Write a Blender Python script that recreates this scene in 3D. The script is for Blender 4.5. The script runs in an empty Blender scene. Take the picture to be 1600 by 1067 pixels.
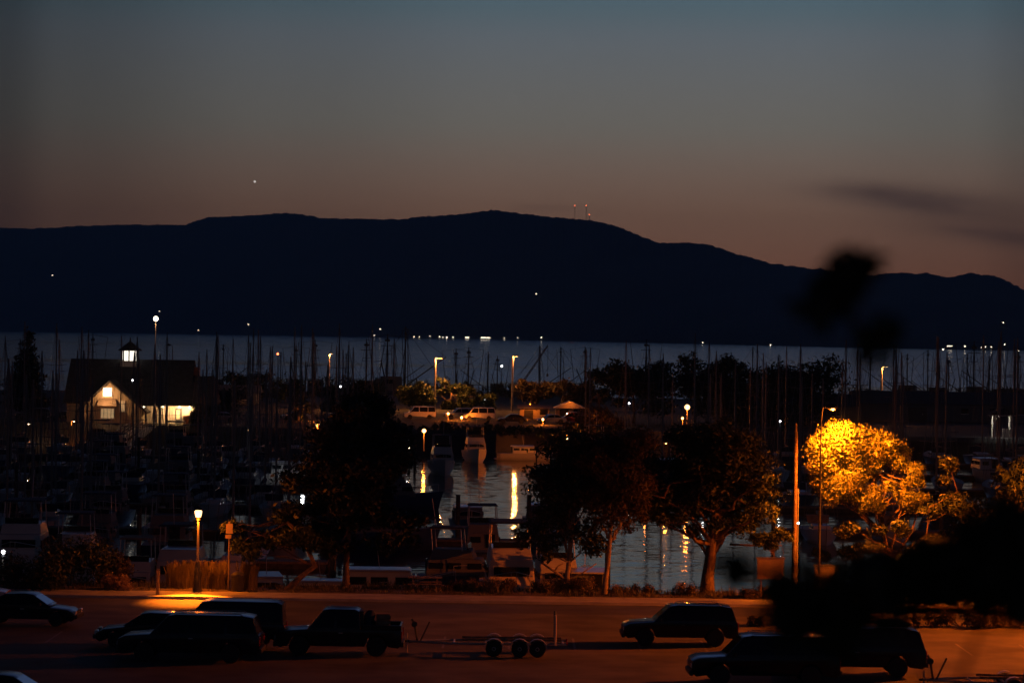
import bpy, bmesh, math, random
import numpy as np
from mathutils import Vector, Matrix, noise
rnd = random.Random(7)
npr = np.random.default_rng(11)
S = bpy.context.scene
C = S.collection
PI = math.pi

# ------------------------------------------------------------------ camera
F = 100.0 / 36.0 * 1600            # focal length in photo pixels
CAMZ = 16.3
cam_d = bpy.data.cameras.new('camera')
cam = bpy.data.objects.new('camera', cam_d); C.objects.link(cam)
cam_d.lens = 100; cam_d.sensor_width = 36
cam_d.clip_start = 0.5; cam_d.clip_end = 120000
MROT = Matrix.Rotation(math.radians(90 - 0.1483), 4, 'X') @ Matrix.Rotation(math.radians(0.8), 4, 'Z')
cam.matrix_world = Matrix.Translation((0, 0, CAMZ)) @ MROT
cam_d.dof.use_dof = True; cam_d.dof.focus_distance = 190; cam_d.dof.aperture_fstop = 1.8
cam_d.dof.aperture_blades = 0
S.camera = cam
S.view_settings.view_transform = 'Standard'; S.view_settings.look = 'None'
S.view_settings.exposure = 0; S.view_settings.gamma = 1
S.cycles.use_denoising = True
S.cycles.max_bounces = 6; S.cycles.diffuse_bounces = 2; S.cycles.glossy_bounces = 3
S.cycles.transmission_bounces = 4; S.cycles.volume_bounces = 0
S.cycles.sample_clamp_indirect = 4
R3 = MROT.to_3x3()

def ray(px, py):
    return R3 @ Vector(((px - 800) / F, -(py - 533.5) / F, -1))
def P(px, py, d):                   # point seen at a photo pixel, d metres ahead
    r = ray(px, py); k = d / r.y
    return Vector((r.x * k, d, CAMZ + r.z * k))
def X(px, d, z=3.0):                # x of something standing at height z
    py = 533.5 + (CAMZ - z) / d * F
    return P(px, py, d).x
def D(px, py, z=3.0):               # distance of the ground seen at a pixel
    r = ray(px, py); return (z - CAMZ) / r.z * r.y

# ------------------------------------------------------------------ materials
def lin(r, g, b):
    f = lambda c: c / 12.92 if c <= 0.04045 else ((c + 0.055) / 1.055) ** 2.4
    return (f(r / 255), f(g / 255), f(b / 255))
def mat(name, col, rough=0.6, metal=0.0, var=0.25, scale=3.0, bump=0.0, bscale=20.0, emit=None, estr=0.0, col2=None, coat=0.0, detail=4.0):
    m = bpy.data.materials.new(name); m.use_nodes = True
    nt = m.node_tree; b = nt.nodes['Principled BSDF']
    b.inputs['Roughness'].default_value = rough; b.inputs['Specular IOR Level'].default_value = .18 if ('paint' in name and coat) or name == 'car_glass' else .5; b.inputs['Metallic'].default_value = metal
    if coat: b.inputs['Coat Weight'].default_value = coat
    tc = nt.nodes.new('ShaderNodeTexCoord')
    n = nt.nodes.new('ShaderNodeTexNoise'); n.inputs['Scale'].default_value = scale; n.inputs['Detail'].default_value = detail
    nt.links.new(tc.outputs['Object'], n.inputs['Vector'])
    cr = nt.nodes.new('ShaderNodeValToRGB')
    c2 = col2 or tuple(min(1, c * (1 + var)) for c in col)
    c1 = col if col2 else tuple(c * (1 - var) for c in col)
    cr.color_ramp.elements[0].color = (*c1, 1); cr.color_ramp.elements[1].color = (*c2, 1)
    cr.color_ramp.elements[0].position = 0.32; cr.color_ramp.elements[1].position = 0.68
    nt.links.new(n.outputs['Fac'], cr.inputs['Fac']); nt.links.new(cr.outputs['Color'], b.inputs['Base Color'])
    if bump:
        n2 = nt.nodes.new('ShaderNodeTexNoise'); n2.inputs['Scale'].default_value = bscale
        nt.links.new(tc.outputs['Object'], n2.inputs['Vector'])
        bp = nt.nodes.new('ShaderNodeBump'); bp.inputs['Strength'].default_value = bump; bp.inputs['Distance'].default_value = 0.05
        nt.links.new(n2.outputs['Fac'], bp.inputs['Height']); nt.links.new(bp.outputs['Normal'], b.inputs['Normal'])
    if emit:
        b.inputs['Emission Color'].default_value = (*emit, 1); b.inputs['Emission Strength'].default_value = estr
    return m
def leafmat(name, c1, c2, trans=0.35):
    m = mat(name, c1, 0.55, col2=c2, scale=1.3)
    nt = m.node_tree; b = nt.nodes['Principled BSDF']; out = nt.nodes['Material Output']
    t = nt.nodes.new('ShaderNodeBsdfTranslucent'); mx = nt.nodes.new('ShaderNodeMixShader')
    mx.inputs[0].default_value = trans
    src = b.inputs['Base Color'].links[0].from_socket
    nt.links.new(src, t.inputs['Color']); nt.links.new(b.outputs[0], mx.inputs[1]); nt.links.new(t.outputs[0], mx.inputs[2])
    nt.links.new(mx.outputs[0], out.inputs['Surface'])
    return m
M = dict(
    asphalt=mat('lot_asphalt', (.105, .094, .078), .85, var=.42, scale=.45, bump=.5, bscale=30, detail=9),
    road=mat('road_asphalt', (.056, .052, .046), .8, var=.38, scale=.5, bump=.4, bscale=40, detail=8),
    concrete=mat('concrete', (.30, .28, .25), .85, var=.22, scale=1.2, bump=.3, detail=8),
    paint=mat('road_paint', (.17, .16, .145), .7, var=.35, scale=5, detail=8),
    soil=mat('soil', (.075, .055, .035), .95, var=.4, scale=1.5, bump=.8, bscale=6, detail=8),
    spit=mat('spit_ground', (.02, .0185, .017), .9, var=.35, scale=.12, bump=.5, detail=8),
    rock=mat('riprap', (.12, .115, .105), .9, var=.4, scale=.8, bump=.8, bscale=4),
    hill=mat('forest_hill', (.026, .034, .042), .95, var=.35, scale=.006, detail=10),  # blue of the distant air is mixed into the forest colour
    bark=mat('bark', (.13, .085, .055), .9, var=.4, scale=5, bump=.9, bscale=14),
    palebark=mat('pale_bark', (.24, .18, .125), .85, var=.3, scale=5, bump=.6, bscale=12),
    leaf=leafmat('green_leaf', (.030, .050, .016), (.065, .085, .026)),
    darkleaf=leafmat('dark_leaf', (.016, .028, .012), (.038, .052, .02), .2),
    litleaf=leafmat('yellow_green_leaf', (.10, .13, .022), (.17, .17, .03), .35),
    needle=leafmat('needle', (.008, .015, .009), (.02, .03, .015), .12),
    rustleaf=leafmat('rust_leaf', (.055, .042, .018), (.10, .07, .026)),
    grass=leafmat('dry_grass', (.13, .10, .045), (.22, .165, .075), .3),
    lawn=leafmat('verge_grass', (.06, .06, .022), (.12, .10, .04), .3),
    galv=mat('galvanised_steel', (.42, .42, .41), .5, .55, var=.15, scale=4),
    dkmetal=mat('dark_metal', (.035, .036, .04), .5, .3, var=.3),
    polegrey=mat('pole_paint', (.28, .26, .23), .6, .1, var=.15, scale=2),
    wood=mat('weathered_wood', (.15, .11, .075), .85, var=.35, scale=4, bump=.4),
    pile=mat('creosote_pile', (.055, .045, .035), .9, var=.4, scale=3, bump=.4),
    white=mat('white_gelcoat', (.42, .41, .39), .35, var=.06, scale=.8),
    cream=mat('cream_gelcoat', (.50, .44, .35), .4, var=.08, scale=.8),
    bluehull=mat('blue_hull', (.035, .05, .10), .3, var=.15),
    deck=mat('deck', (.28, .26, .22), .7, var=.12),
    canvas=mat('navy_canvas', (.02, .03, .06), .9, var=.2),
    tancanvas=mat('tan_canvas', (.22, .16, .11), .9, var=.2),
    alu=mat('spar_alloy', (.12, .12, .125), .5, .4, var=.1),
    darkglass=mat('dark_glass', (.012, .014, .018), .08, var=.1),
    carglass=mat('car_glass', (.010, .011, .013), .06, var=.1),
    rubber=mat('rubber', (.018, .018, .018), .85, var=.25),
    rim=mat('alloy_rim', (.33, .33, .34), .35, .8, var=.1),
    blackcar=mat('black_paint', (.008, .008, .010), .22, var=.15, coat=.12),
    greycar=mat('grey_paint', (.018, .019, .022), .28, .2, var=.12, coat=.12),
    navycar=mat('navy_paint', (.008, .010, .018), .25, var=.12, coat=.12),
    silver=mat('silver_paint', (.26, .26, .27), .35, .4, var=.08, coat=.4),
    whitecar=mat('white_paint', (.62, .61, .58), .35, var=.06, coat=.4),
    redcar=mat('red_paint', (.22, .02, .015), .3, var=.1, coat=.4),
    blackplastic=mat('black_plastic', (.015, .015, .016), .65, var=.2),
    tail=mat('tail_lens', (.35, .015, .01), .2, var=.1),
    lens=mat('lamp_lens', (.6, .6, .58), .12, var=.05),
    shingle=mat('roof_shingle', (.040, .040, .045), .95, var=.3, scale=1.5, bump=.4),
    siding=mat('tan_siding', (.36, .29, .19), .8, var=.12, scale=.9, bump=.25, bscale=3),
    brick=mat('red_siding', (.25, .12, .07), .85, var=.25, scale=2, bump=.3),
    trim=mat('white_trim', (.62, .59, .52), .6, var=.08),
    shed=mat('shed_wall', (.10, .105, .11), .8, var=.2, scale=.3),
    ledge=mat('metal_roof', (.09, .095, .10), .6, .2, var=.2, scale=.3),
    sign=mat('sign_back', (.28, .20, .13), .7, var=.15),
    glowwin=mat('lit_window', (.8, .75, .65), .5, emit=(1, .93, .78), estr=1.6),
    glowdoor=mat('lit_shopfront', (.6, .5, .35), .5, emit=(1, .68, .32), estr=.30),
    shorewin=mat('far_window', (.8, .7, .6), .5, emit=(1, .84, .62), estr=7),
    star=mat('planet_glow', (.8, .8, .8), .5, emit=(1, .93, .85), estr=1.6),
    faintstar=mat('faint_star_glow', (.8, .8, .8), .5, emit=(1, .9, .8), estr=.35),
    redlamp=mat('red_beacon', (.5, .05, .03), .4, emit=(1, .16, .05), estr=9),
    bulb=mat('sodium_bulb', (.8, .6, .4), .4, emit=(1, .60, .27), estr=3),
    whitebulb=mat('white_bulb', (.8, .8, .8), .4, emit=(.95, .97, 1), estr=6),
    warmbulb=mat('warm_bulb', (.8, .8, .7), .4, emit=(1, .85, .6), estr=6),
    rose=leafmat('flower_heads', (.20, .12, .07), (.34, .22, .14), .3),
)
SOD = (1.0, 0.175, 0.007)
SODFAR = (1.0, 0.20, 0.014)
WARM = (1.0, 0.62, 0.30)

# ------------------------------------------------------------------ mesh helpers
class MB:
    def __init__(s): s.v = []; s.f = []
    def add(s, vs, fs):
        o = len(s.v); s.v += [tuple(p) for p in vs]; s.f += [tuple(i + o for i in f) for f in fs]; return s
    def box(s, c, sz, rz=0, top=(1, 1), shift=(0, 0)):
        hx, hy, hz = sz[0] / 2, sz[1] / 2, sz[2] / 2; vs = []
        for z, (tx, ty), (ox, oy) in ((-hz, (1, 1), (0, 0)), (hz, top, shift)):
            for x, y in ((-hx, -hy), (hx, -hy), (hx, hy), (-hx, hy)):
                x2, y2 = x * tx + ox, y * ty + oy
                vs.append((c[0] + x2 * math.cos(rz) - y2 * math.sin(rz), c[1] + x2 * math.sin(rz) + y2 * math.cos(rz), c[2] + z))
        return s.add(vs, [(3, 2, 1, 0), (4, 5, 6, 7), (0, 1, 5, 4), (1, 2, 6, 5), (2, 3, 7, 6), (3, 0, 4, 7)])
    def tube(s, pts, rad, n=6, cap=True):
        pts = [Vector(p) for p in pts]
        if not hasattr(rad, '__len__'): rad = [rad] * len(pts)
        vs = []; fs = []; u = None
        for i, p in enumerate(pts):
            t = (pts[min(i + 1, len(pts) - 1)] - pts[max(i - 1, 0)]).normalized()
            if u is None:
                u = t.orthogonal().normalized()
            u = (u - t * u.dot(t)).normalized(); w = t.cross(u)
            for k in range(n):
                a = 2 * PI * k / n
                vs.append(p + (u * math.cos(a) + w * math.sin(a)) * rad[i])
        for i in range(len(pts) - 1):
            for k in range(n):
                a, b = i * n + k, i * n + (k + 1) % n
                fs.append((a, b, b + n, a + n))
        if cap:
            fs.append(tuple(range(n - 1, -1, -1))); fs.append(tuple(range((len(pts) - 1) * n, len(pts) * n)))
        return s.add(vs, fs)
    def lathe(s, prof, c=(0, 0, 0), n=12, axis='z'):
        vs = []; fs = []
        for r, z in prof:
            for k in range(n):
                a = 2 * PI * k / n; q = (r * math.cos(a), r * math.sin(a), z)
                if axis == 'y': q = (q[0], q[2], q[1])
                vs.append((c[0] + q[0], c[1] + q[1], c[2] + q[2]))
        for i in range(len(prof) - 1):
            for k in range(n):
                a, b = i * n + k, i * n + (k + 1) % n
                fs.append((a, b, b + n, a + n))
        fs.append(tuple(range(n - 1, -1, -1))); fs.append(tuple(range((len(prof) - 1) * n, len(prof) * n)))
        return s.add(vs, fs)
    def prism(s, ol, y0, y1, wf=None):      # outline in x,z pushed along y; wf scales y by height
        n = len(ol); wf = wf or (lambda x, z: 1)
        vs = [(x, y0 * wf(x, z), z) for x, z in ol] + [(x, y1 * wf(x, z), z) for x, z in ol]
        fs = [tuple(range(n)), tuple(range(2 * n - 1, n - 1, -1))]
        fs += [(i, i + n, (i + 1) % n + n, (i + 1) % n) for i in range(n)]
        return s.add(vs, fs)
    def poly(s, pts): return s.add(pts, [tuple(range(len(pts)))])
    def build(s, name, m, parent=None, loc=(0, 0, 0), rz=0, origin=None, smooth=False, bevel=0):
        me = bpy.data.meshes.new(name)
        vs = s.v if origin is None else [(a[0] - origin[0], a[1] - origin[1], a[2] - origin[2]) for a in s.v]
        me.from_pydata(vs, [], s.f)
        bm = bmesh.new(); bm.from_mesh(me); bmesh.ops.recalc_face_normals(bm, faces=bm.faces)
        if bevel:
            es = [e for e in bm.edges if len(e.link_faces) == 2 and e.calc_face_angle(0) > .5]
            bmesh.ops.bevel(bm, geom=es, offset=bevel, segments=2, profile=.6, affect='EDGES', clamp_overlap=True)
        bm.to_mesh(me); bm.free()
        if smooth:
            me.polygons.foreach_set('use_smooth', [True] * len(me.polygons))
            if smooth != 'all':
                try: me.set_sharp_from_angle(angle=math.radians(40))
                except Exception: pass
        me.materials.append(M[m] if isinstance(m, str) else m)
        o = bpy.data.objects.new(name, me); C.objects.link(o)
        o.location = loc if origin is None else origin; o.rotation_euler.z = rz
        if parent is not None:
            o.parent = parent
            if origin is not None: o.location = (0, 0, 0)
        return o

def tag(o, label, cat, group=None, kind=None):
    o['label'] = label; o['category'] = cat
    if group: o['group'] = group
    if kind: o['kind'] = kind
    return o
def thing(name, label, cat, loc=(0, 0, 0), rz=0, group=None):
    o = bpy.data.objects.new(name, None); C.objects.link(o)
    o.location = loc; o.rotation_euler.z = rz; o.empty_display_size = .3
    return tag(o, label, cat, group)
def struct(o): o['kind'] = 'structure'; return o
def dup(root, loc, rz=0, label=None, group=None, sc=None):
    def cp(o, par):
        c = o.copy(); C.objects.link(c); c.parent = par
        for k in o.children: cp(k, c)
        return c
    r = cp(root, None); r.location = loc; r.rotation_euler.z = rz
    if label: r['label'] = label
    if group: r['group'] = group
    if sc: r.scale = sc
    return r
def light(parent, loc, power, col, r=.08):
    l = bpy.data.lights.new('bulb_light', 'POINT'); l.energy = power; l.color = col; l.shadow_soft_size = r
    o = bpy.data.objects.new('bulb_light', l); C.objects.link(o); o.parent = parent; o.location = loc
    return o

# ------------------------------------------------------------------ foliage
def leaves(name, m, parent, origin, cl, n, size, up=.35, flat=.8, shell=.55):
    """n small leaf faces spread through ellipsoid clumps cl = [(centre, (rx,ry,rz))]"""
    w = np.array([(r[0] * r[1] * r[2]) ** (2 / 3) for _, r in cl]); w = w / w.sum()
    idx = npr.choice(len(cl), n, p=w)
    ce = np.array([c[:] for c, _ in cl])[idx]; rr = np.array([r for _, r in cl])[idx]
    d = npr.normal(size=(n, 3)); d /= np.linalg.norm(d, axis=1)[:, None]
    k = shell + (1.08 - shell) * npr.random(n) ** .6
    inner = npr.random(n) < .25; k[inner] *= npr.random(inner.sum())
    k *= 1 + .22 * np.abs(npr.normal(size=n)) * (npr.random(n) < .45)
    pos = ce + d * rr * k[:, None] + npr.normal(size=(n, 3)) * size * .5
    nrm = d * .7 + npr.normal(size=(n, 3)) * .6 + np.array([0, 0, up]); nrm /= np.linalg.norm(nrm, axis=1)[:, None]
    a = np.cross(nrm, npr.normal(size=(n, 3))); a /= np.linalg.norm(a, axis=1)[:, None]
    a[:, 2] -= .25; a /= np.linalg.norm(a, axis=1)[:, None]
    b = np.cross(nrm, a)
    s = size * (.55 + .9 * npr.random(n))[:, None]
    v = np.stack([pos - a * s, pos + b * s * .42 + nrm * s * .12, pos + a * s * 1.1, pos - b * s * .42 + nrm * s * .12], 1).reshape(-1, 3)
    v = v - np.array(origin[:])
    me = bpy.data.meshes.new(name)
    me.vertices.add(4 * n); me.loops.add(4 * n); me.polygons.add(n)
    me.vertices.foreach_set('co', v.ravel()); me.loops.foreach_set('vertex_index', np.arange(4 * n, dtype=np.int32))
    me.polygons.foreach_set('loop_start', np.arange(0, 4 * n, 4, dtype=np.int32))
    me.update(calc_edges=True); me.materials.append(M[m])
    o = bpy.data.objects.new(name, me); C.objects.link(o)
    if parent is not None: o.parent = parent
    else: o.location = origin
    return o
def wig(a, b, n=4, amt=.06):
    a, b = Vector(a), Vector(b); L = (b - a).length; out = []
    for i in range(n + 1):
        t = i / n; p = a.lerp(b, t)
        if 0 < i < n: p += Vector((rnd.gauss(0, amt), rnd.gauss(0, amt), rnd.gauss(0, amt * .6))) * L
        out.append(p)
    return out
def tree(name, label, d, trunk, crowns, n, size, z0=3.0, tr=.22, leaf='leaf', bark='bark', clump=.32, nc=26, limbs=(), extra=(), group=None, cat='tree', ylim=None, trim=None, shell=.55):
    """trunk: photo pixels of the stem from ground up; crowns: ellipses (px,py,rx,ry) in photo pixels at distance d"""
    s = d / F
    base = P(trunk[0][0], trunk[0][1], d); base.z = z0
    root = thing(name, label, cat, base, group=group)
    tb = MB(); pts = [base + Vector((0, 0, -.3))] + [P(x, y, d) for x, y in trunk[1:]]
    nseg = len(pts); tb.tube(pts, [tr * (1.35 if i == 0 else 1 - .55 * i / nseg) for i in range(nseg)], 9)
    cl = []
    tops = pts[max(1, nseg // 2):]
    for (cx, cy, rx, ry) in crowns:
        cw = P(cx, cy, d); rw = Vector((rx * s, (ylim or rx * s), ry * s))
        k = max(3, int(nc * (rx * ry) / sum(c[2] * c[3] for c in crowns)))
        for i in range(k):
            q = Vector((rnd.gauss(0, 1), rnd.gauss(0, 1), rnd.gauss(0, 1))).normalized() * (rnd.random() ** .4) * .82
            c = cw + Vector((q.x * rw.x, q.y * rw.y, q.z * rw.z))
            r = clump * min(rw.x, rw.z) * rnd.uniform(.65, 1.3)
            cl.append((c, (r * rnd.uniform(1, 1.5), r * rnd.uniform(1, 1.4), r * rnd.uniform(.65, .9))))
            if i % 3 == 0:
                a = rnd.choice(tops); L = wig(a, c, 4, .07)
                r0 = tr * .34; tb.tube(L, [r0, r0 * .8, r0 * .6, r0 * .4, r0 * .2], 5)
    for (ex, ey, er, eo) in extra:
        c = P(ex, ey, d + eo); r = er * s; cl.append((c, (r, r, r * .85)))
        a = rnd.choice(tops); L = wig(a, c, 4, .05); r0 = tr * .3; tb.tube(L, [r0, r0 * .8, r0 * .6, r0 * .4, r0 * .2], 5)
    for lb in limbs:
        L = [P(x, y, d) for x, y in lb[0]]; r0 = lb[1]
        tb.tube(L, [r0 * (1 - .6 * i / len(L)) for i in range(len(L))], 7)
    tb.build('trunk', bark, root, origin=base, smooth='all')
    leaves('crown', leaf, root, base, cl, n, size, shell=shell)
    return root
def conifer(name, label, px, d, toppy, z0, w, n, leaf='needle', group=None):
    base = Vector((X(px, d, z0), d, z0)); top = P(px, toppy, d); H = top.z - z0
    root = thing(name, label, 'tree', base, group=group)
    tb = MB(); tb.tube([base, base + Vector((.1, 0, H * .5)), base + Vector((0, 0, H * .97))], [H * .022, H * .014, .03], 7)
    cl = []
    for i in range(34):
        t = (i + .5) / 34; z = z0 + H * (.12 + .86 * t); r = w * (1 - t) ** .85 * rnd.uniform(.7, 1.15) + .15
        for k in range(5 if t < .7 else 3):
            a = rnd.uniform(0, 2 * PI); q = base + Vector((math.cos(a) * r * .62, math.sin(a) * r * .62, z - z0 - .1 * r))
            cl.append((q, (r * .42 + .1, r * .42 + .1, .22 + r * .08)))
            if k == 0: tb.tube([Vector((base.x, base.y, z)), q], [.05, .02], 4)
    tb.build('trunk', 'bark', root, origin=base)
    leaves('crown', leaf, root, base, cl, n, H * .028, up=.1)
    return root
def shrub(label, px, d, w, h, n, size, leaf='leaf', z0=3.0, group=None, name='shrub', cat='shrub', k=9):
    base = Vector((X(px, d, z0), d, z0)); cl = []
    for i in range(k):
        q = base + Vector((rnd.uniform(-.36, .36) * w, rnd.uniform(-.3, .3) * min(w, 1.6), h * rnd.uniform(.22, .72)))
        r = min(w, h * 1.3) * rnd.uniform(.22, .34); cl.append((q, (r, r, min(r, h * .34))))
    root = thing(name, label, cat, base, group=group)
    tb = MB()
    for c, _ in cl[:6]: tb.tube(wig(base, c, 3, .08), [.03, .025, .02, .01], 4)
    tb.build('stem', 'bark', root, origin=base)
    leaves('foliage', leaf, root, base, cl, n, size)
    return root
def blades(mb, c, n, h, spread, lean=.35, w=.012):
    for i in range(n):
        a = rnd.uniform(0, 2 * PI); r = spread * math.sqrt(rnd.random()); x, y = c[0] + r * math.cos(a), c[1] + r * math.sin(a)
        hh = h * rnd.uniform(.55, 1.1); la = rnd.uniform(0, 2 * PI); lx, ly = math.cos(la) * lean * hh * rnd.random(), math.sin(la) * lean * hh * rnd.random()
        ta = rnd.uniform(0, PI); wx, wy = math.cos(ta) * w, math.sin(ta) * w
        mb.add([(x - wx, y - wy, c[2]), (x + wx, y + wy, c[2]), (x + lx * .4 + wx * .8, y + ly * .4 + wy * .8, c[2] + hh * .6), (x + lx * .4 - wx * .8, y + ly * .4 - wy * .8, c[2] + hh * .6), (x + lx, y + ly, c[2] + hh)], [(0, 1, 2, 3), (3, 2, 4)])

# ------------------------------------------------------------------ sky
W = bpy.data.worlds.new('World'); S.world = W; W.use_nodes = True
nt = W.node_tree; bg = nt.nodes['Background']
def N(t, **k):
    n = nt.nodes.new(t)
    for a, v in k.items(): setattr(n, a, v)
    return n
def L(a, b): nt.links.new(a, b)
def mth(op, a, b=None, clamp=False):
    n = N('ShaderNodeMath', operation=op, use_clamp=clamp)
    for i, q in enumerate((a, b)):
        if q is None: continue
        if isinstance(q, (int, float)): n.inputs[i].default_value = q
        else: L(q, n.inputs[i])
    return n.outputs[0]
tc = N('ShaderNodeTexCoord'); sp = N('ShaderNodeSeparateXYZ'); L(tc.outputs['Generated'], sp.inputs[0])
vx, vy, vz = sp.outputs
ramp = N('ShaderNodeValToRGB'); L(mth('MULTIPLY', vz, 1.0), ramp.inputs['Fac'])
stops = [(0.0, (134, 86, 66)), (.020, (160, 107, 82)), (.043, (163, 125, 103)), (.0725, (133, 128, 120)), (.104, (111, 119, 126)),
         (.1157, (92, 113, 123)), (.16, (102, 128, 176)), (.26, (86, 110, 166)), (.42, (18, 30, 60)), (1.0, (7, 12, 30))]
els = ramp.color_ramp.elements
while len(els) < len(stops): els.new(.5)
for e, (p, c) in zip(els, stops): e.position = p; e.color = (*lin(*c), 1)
# the glow of the set sun is stronger towards the right of the view
yy = mth('MAXIMUM', vy, .05); az = mth('DIVIDE', vx, yy); el = mth('DIVIDE', vz, yy)
mr = N('ShaderNodeValToRGB'); L(mth('ADD', mth('MULTIPLY', az, 1.25), .5), mr.inputs['Fac'])
gl = [(0, .16), (.20, .26), (.275, .30), (.302, .48), (.40, .78), (.50, 1), (.62, 1.04), (.697, .90), (.725, .70), (.80, .5), (1, .25)]
els = mr.color_ramp.elements
while len(els) < len(gl): els.new(.5)
for e, (p, v) in zip(els, gl): e.position = p; e.color = (v, v, v, 1)
mr.color_ramp.interpolation = 'EASE'
# thin dusk cloud bands low in the north-west
cv = N('ShaderNodeCombineXYZ'); L(mth('MULTIPLY', az, 16), cv.inputs[0]); L(mth('MULTIPLY', mth('ADD', el, mth('MULTIPLY', az, .08)), 95), cv.inputs[1])
cn = N('ShaderNodeTexNoise'); cn.inputs['Scale'].default_value = 1.0; cn.inputs['Detail'].default_value = 6; L(cv.outputs[0], cn.inputs['Vector'])
def gauss(ca, wa, ce, we, tilt=0):
    a = mth('DIVIDE', mth('SUBTRACT', az, ca), wa)
    e = mth('DIVIDE', mth('SUBTRACT', mth('ADD', el, mth('MULTIPLY', mth('SUBTRACT', az, ca), tilt)), ce), we)
    return mth('POWER', 2.718, mth('MULTIPLY', mth('ADD', mth('MULTIPLY', a, a), mth('MULTIPLY', e, e)), -1.0))
clouds = mth('ADD', mth('ADD', gauss(.150, .036, .0478, .0050, .10), mth('MULTIPLY', gauss(.172, .03, .0370, .0040, .08), .7)),
             mth('ADD', mth('MULTIPLY', gauss(.122, .018, .0520, .0030, .05), .6), mth('MULTIPLY', gauss(.012, .014, .0445, .0014, 0), .35)))
mask = mth('MULTIPLY', clouds, mth('ADD', mth('MULTIPLY', cn.outputs['Fac'], 1.9), -.2), clamp=True)
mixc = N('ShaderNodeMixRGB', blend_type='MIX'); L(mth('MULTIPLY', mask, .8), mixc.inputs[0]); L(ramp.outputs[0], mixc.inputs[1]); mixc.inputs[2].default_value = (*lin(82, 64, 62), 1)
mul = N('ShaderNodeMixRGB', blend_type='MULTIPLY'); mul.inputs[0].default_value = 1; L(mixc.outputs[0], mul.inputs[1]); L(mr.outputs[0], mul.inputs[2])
# a last trace of scattered light from the sun below the horizon
sky = N('ShaderNodeTexSky', sky_type='NISHITA'); sky.sun_disc = False
sky.sun_elevation = math.radians(-4.5); sky.sun_rotation = math.radians(25)
addn = N('ShaderNodeMixRGB', blend_type='ADD'); addn.inputs[0].default_value = .02; L(mul.outputs[0], addn.inputs[1]); L(sky.outputs[0], addn.inputs[2])
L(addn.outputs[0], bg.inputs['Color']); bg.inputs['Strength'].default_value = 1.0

# ------------------------------------------------------------------ water
wm = bpy.data.materials.new('sea_water'); wm.use_nodes = True; nt = wm.node_tree
b = nt.nodes['Principled BSDF']; b.inputs['Base Color'].default_value = (.004, .006, .008, 1); b.inputs['IOR'].default_value = 1.333; b.inputs['Roughness'].default_value = .06
tc = N('ShaderNodeTexCoord'); sp = N('ShaderNodeSeparateXYZ'); L(tc.outputs['Object'], sp.inputs[0])
def wnoise(sx, sy, detail=3):
    mp = N('ShaderNodeMapping'); mp.inputs['Scale'].default_value = (sx, sy, 1); L(tc.outputs['Object'], mp.inputs['Vector'])
    n = N('ShaderNodeTexNoise'); n.inputs['Scale'].default_value = 1; n.inputs['Detail'].default_value = detail; L(mp.outputs[0], n.inputs['Vector']); return n
n1 = wnoise(.7, 1.3, 4); n2 = wnoise(.0012, .006, 4)
mr = N('ShaderNodeMapRange', interpolation_type='SMOOTHSTEP'); L(sp.outputs[1], mr.inputs[0])
for i, v in ((1, 480), (2, 700), (3, .11), (4, 1.1)): mr.inputs[i].default_value = v
band = mth('ADD', mth('MULTIPLY', n2.outputs['Fac'], 2.4), -.45, clamp=False)
band = mth('MAXIMUM', mth('MINIMUM', band, 1.2), .12)
far = N('ShaderNodeMapRange'); L(sp.outputs[1], far.inputs[0])
for i, v in ((1, 480), (2, 900), (3, 0), (4, 1)): far.inputs[i].default_value = v
amp = mth('MULTIPLY', mr.outputs[0], mth('ADD', mth('MULTIPLY', mth('SUBTRACT', band, 1), far.outputs[0]), 1))
vm = N('ShaderNodeVectorMath', operation='SUBTRACT'); L(n1.outputs['Color'], vm.inputs[0]); vm.inputs[1].default_value = (.5, .5, .5)
vs = N('ShaderNodeVectorMath', operation='SCALE'); L(vm.outputs[0], vs.inputs[0]); L(amp, vs.inputs['Scale'])
vf = N('ShaderNodeVectorMath', operation='MULTIPLY'); L(vs.outputs[0], vf.inputs[0])
wx = N('ShaderNodeCombineXYZ'); L(mth('SUBTRACT', .8, mth('MULTIPLY', far.outputs[0], .68)), wx.inputs[0]); wx.inputs[1].default_value = 1; L(wx.outputs[0], vf.inputs[1])
va = N('ShaderNodeVectorMath', operation='ADD'); L(vf.outputs[0], va.inputs[0]); va.inputs[1].default_value = (0, 0, 1)
vn = N('ShaderNodeVectorMath', operation='NORMALIZE'); L(va.outputs[0], vn.inputs[0]); L(vn.outputs[0], b.inputs['Normal'])
struct(MB().poly([(-9000, 120, 0), (9000, 120, 0), (9000, 15000, 0), (-9000, 15000, 0)]).build('water', wm))

# ------------------------------------------------------------------ far island ridge
RIDGE = [(-600, 372), (-300, 365), (-100, 360), (0, 356), (60, 357), (120, 353), (200, 351), (285, 352), (300, 346), (325, 339), (350, 338), (400, 336), (440, 333), (470, 335), (500, 341), (560, 342), (620, 343), (660, 338), (700, 336), (740, 332), (765, 328), (800, 332), (820, 335), (880, 341), (920, 344), (950, 350), (975, 359), (1000, 370), (1030, 380), (1060, 379), (1100, 381), (1125, 388), (1150, 397), (1180, 405), (1205, 413), (1240, 416), (1265, 420), (1310, 424), (1360, 430), (1400, 427), (1450, 427), (1480, 433), (1515, 427), (1550, 432), (1575, 440), (1600, 453), (1660, 470), (1800, 500), (2200, 520)]
SHORE = [(-600, 11500), (100, 10600), (400, 10400), (700, 8800), (1000, 6700), (1300, 5300), (1500, 4900), (2200, 4400)]
def interp(T, x):
    for (a, b), (c, e) in zip(T, T[1:]):
        if x <= c: return b + (e - b) * max(0, (x - a)) / (c - a)
    return T[-1][1]
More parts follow.
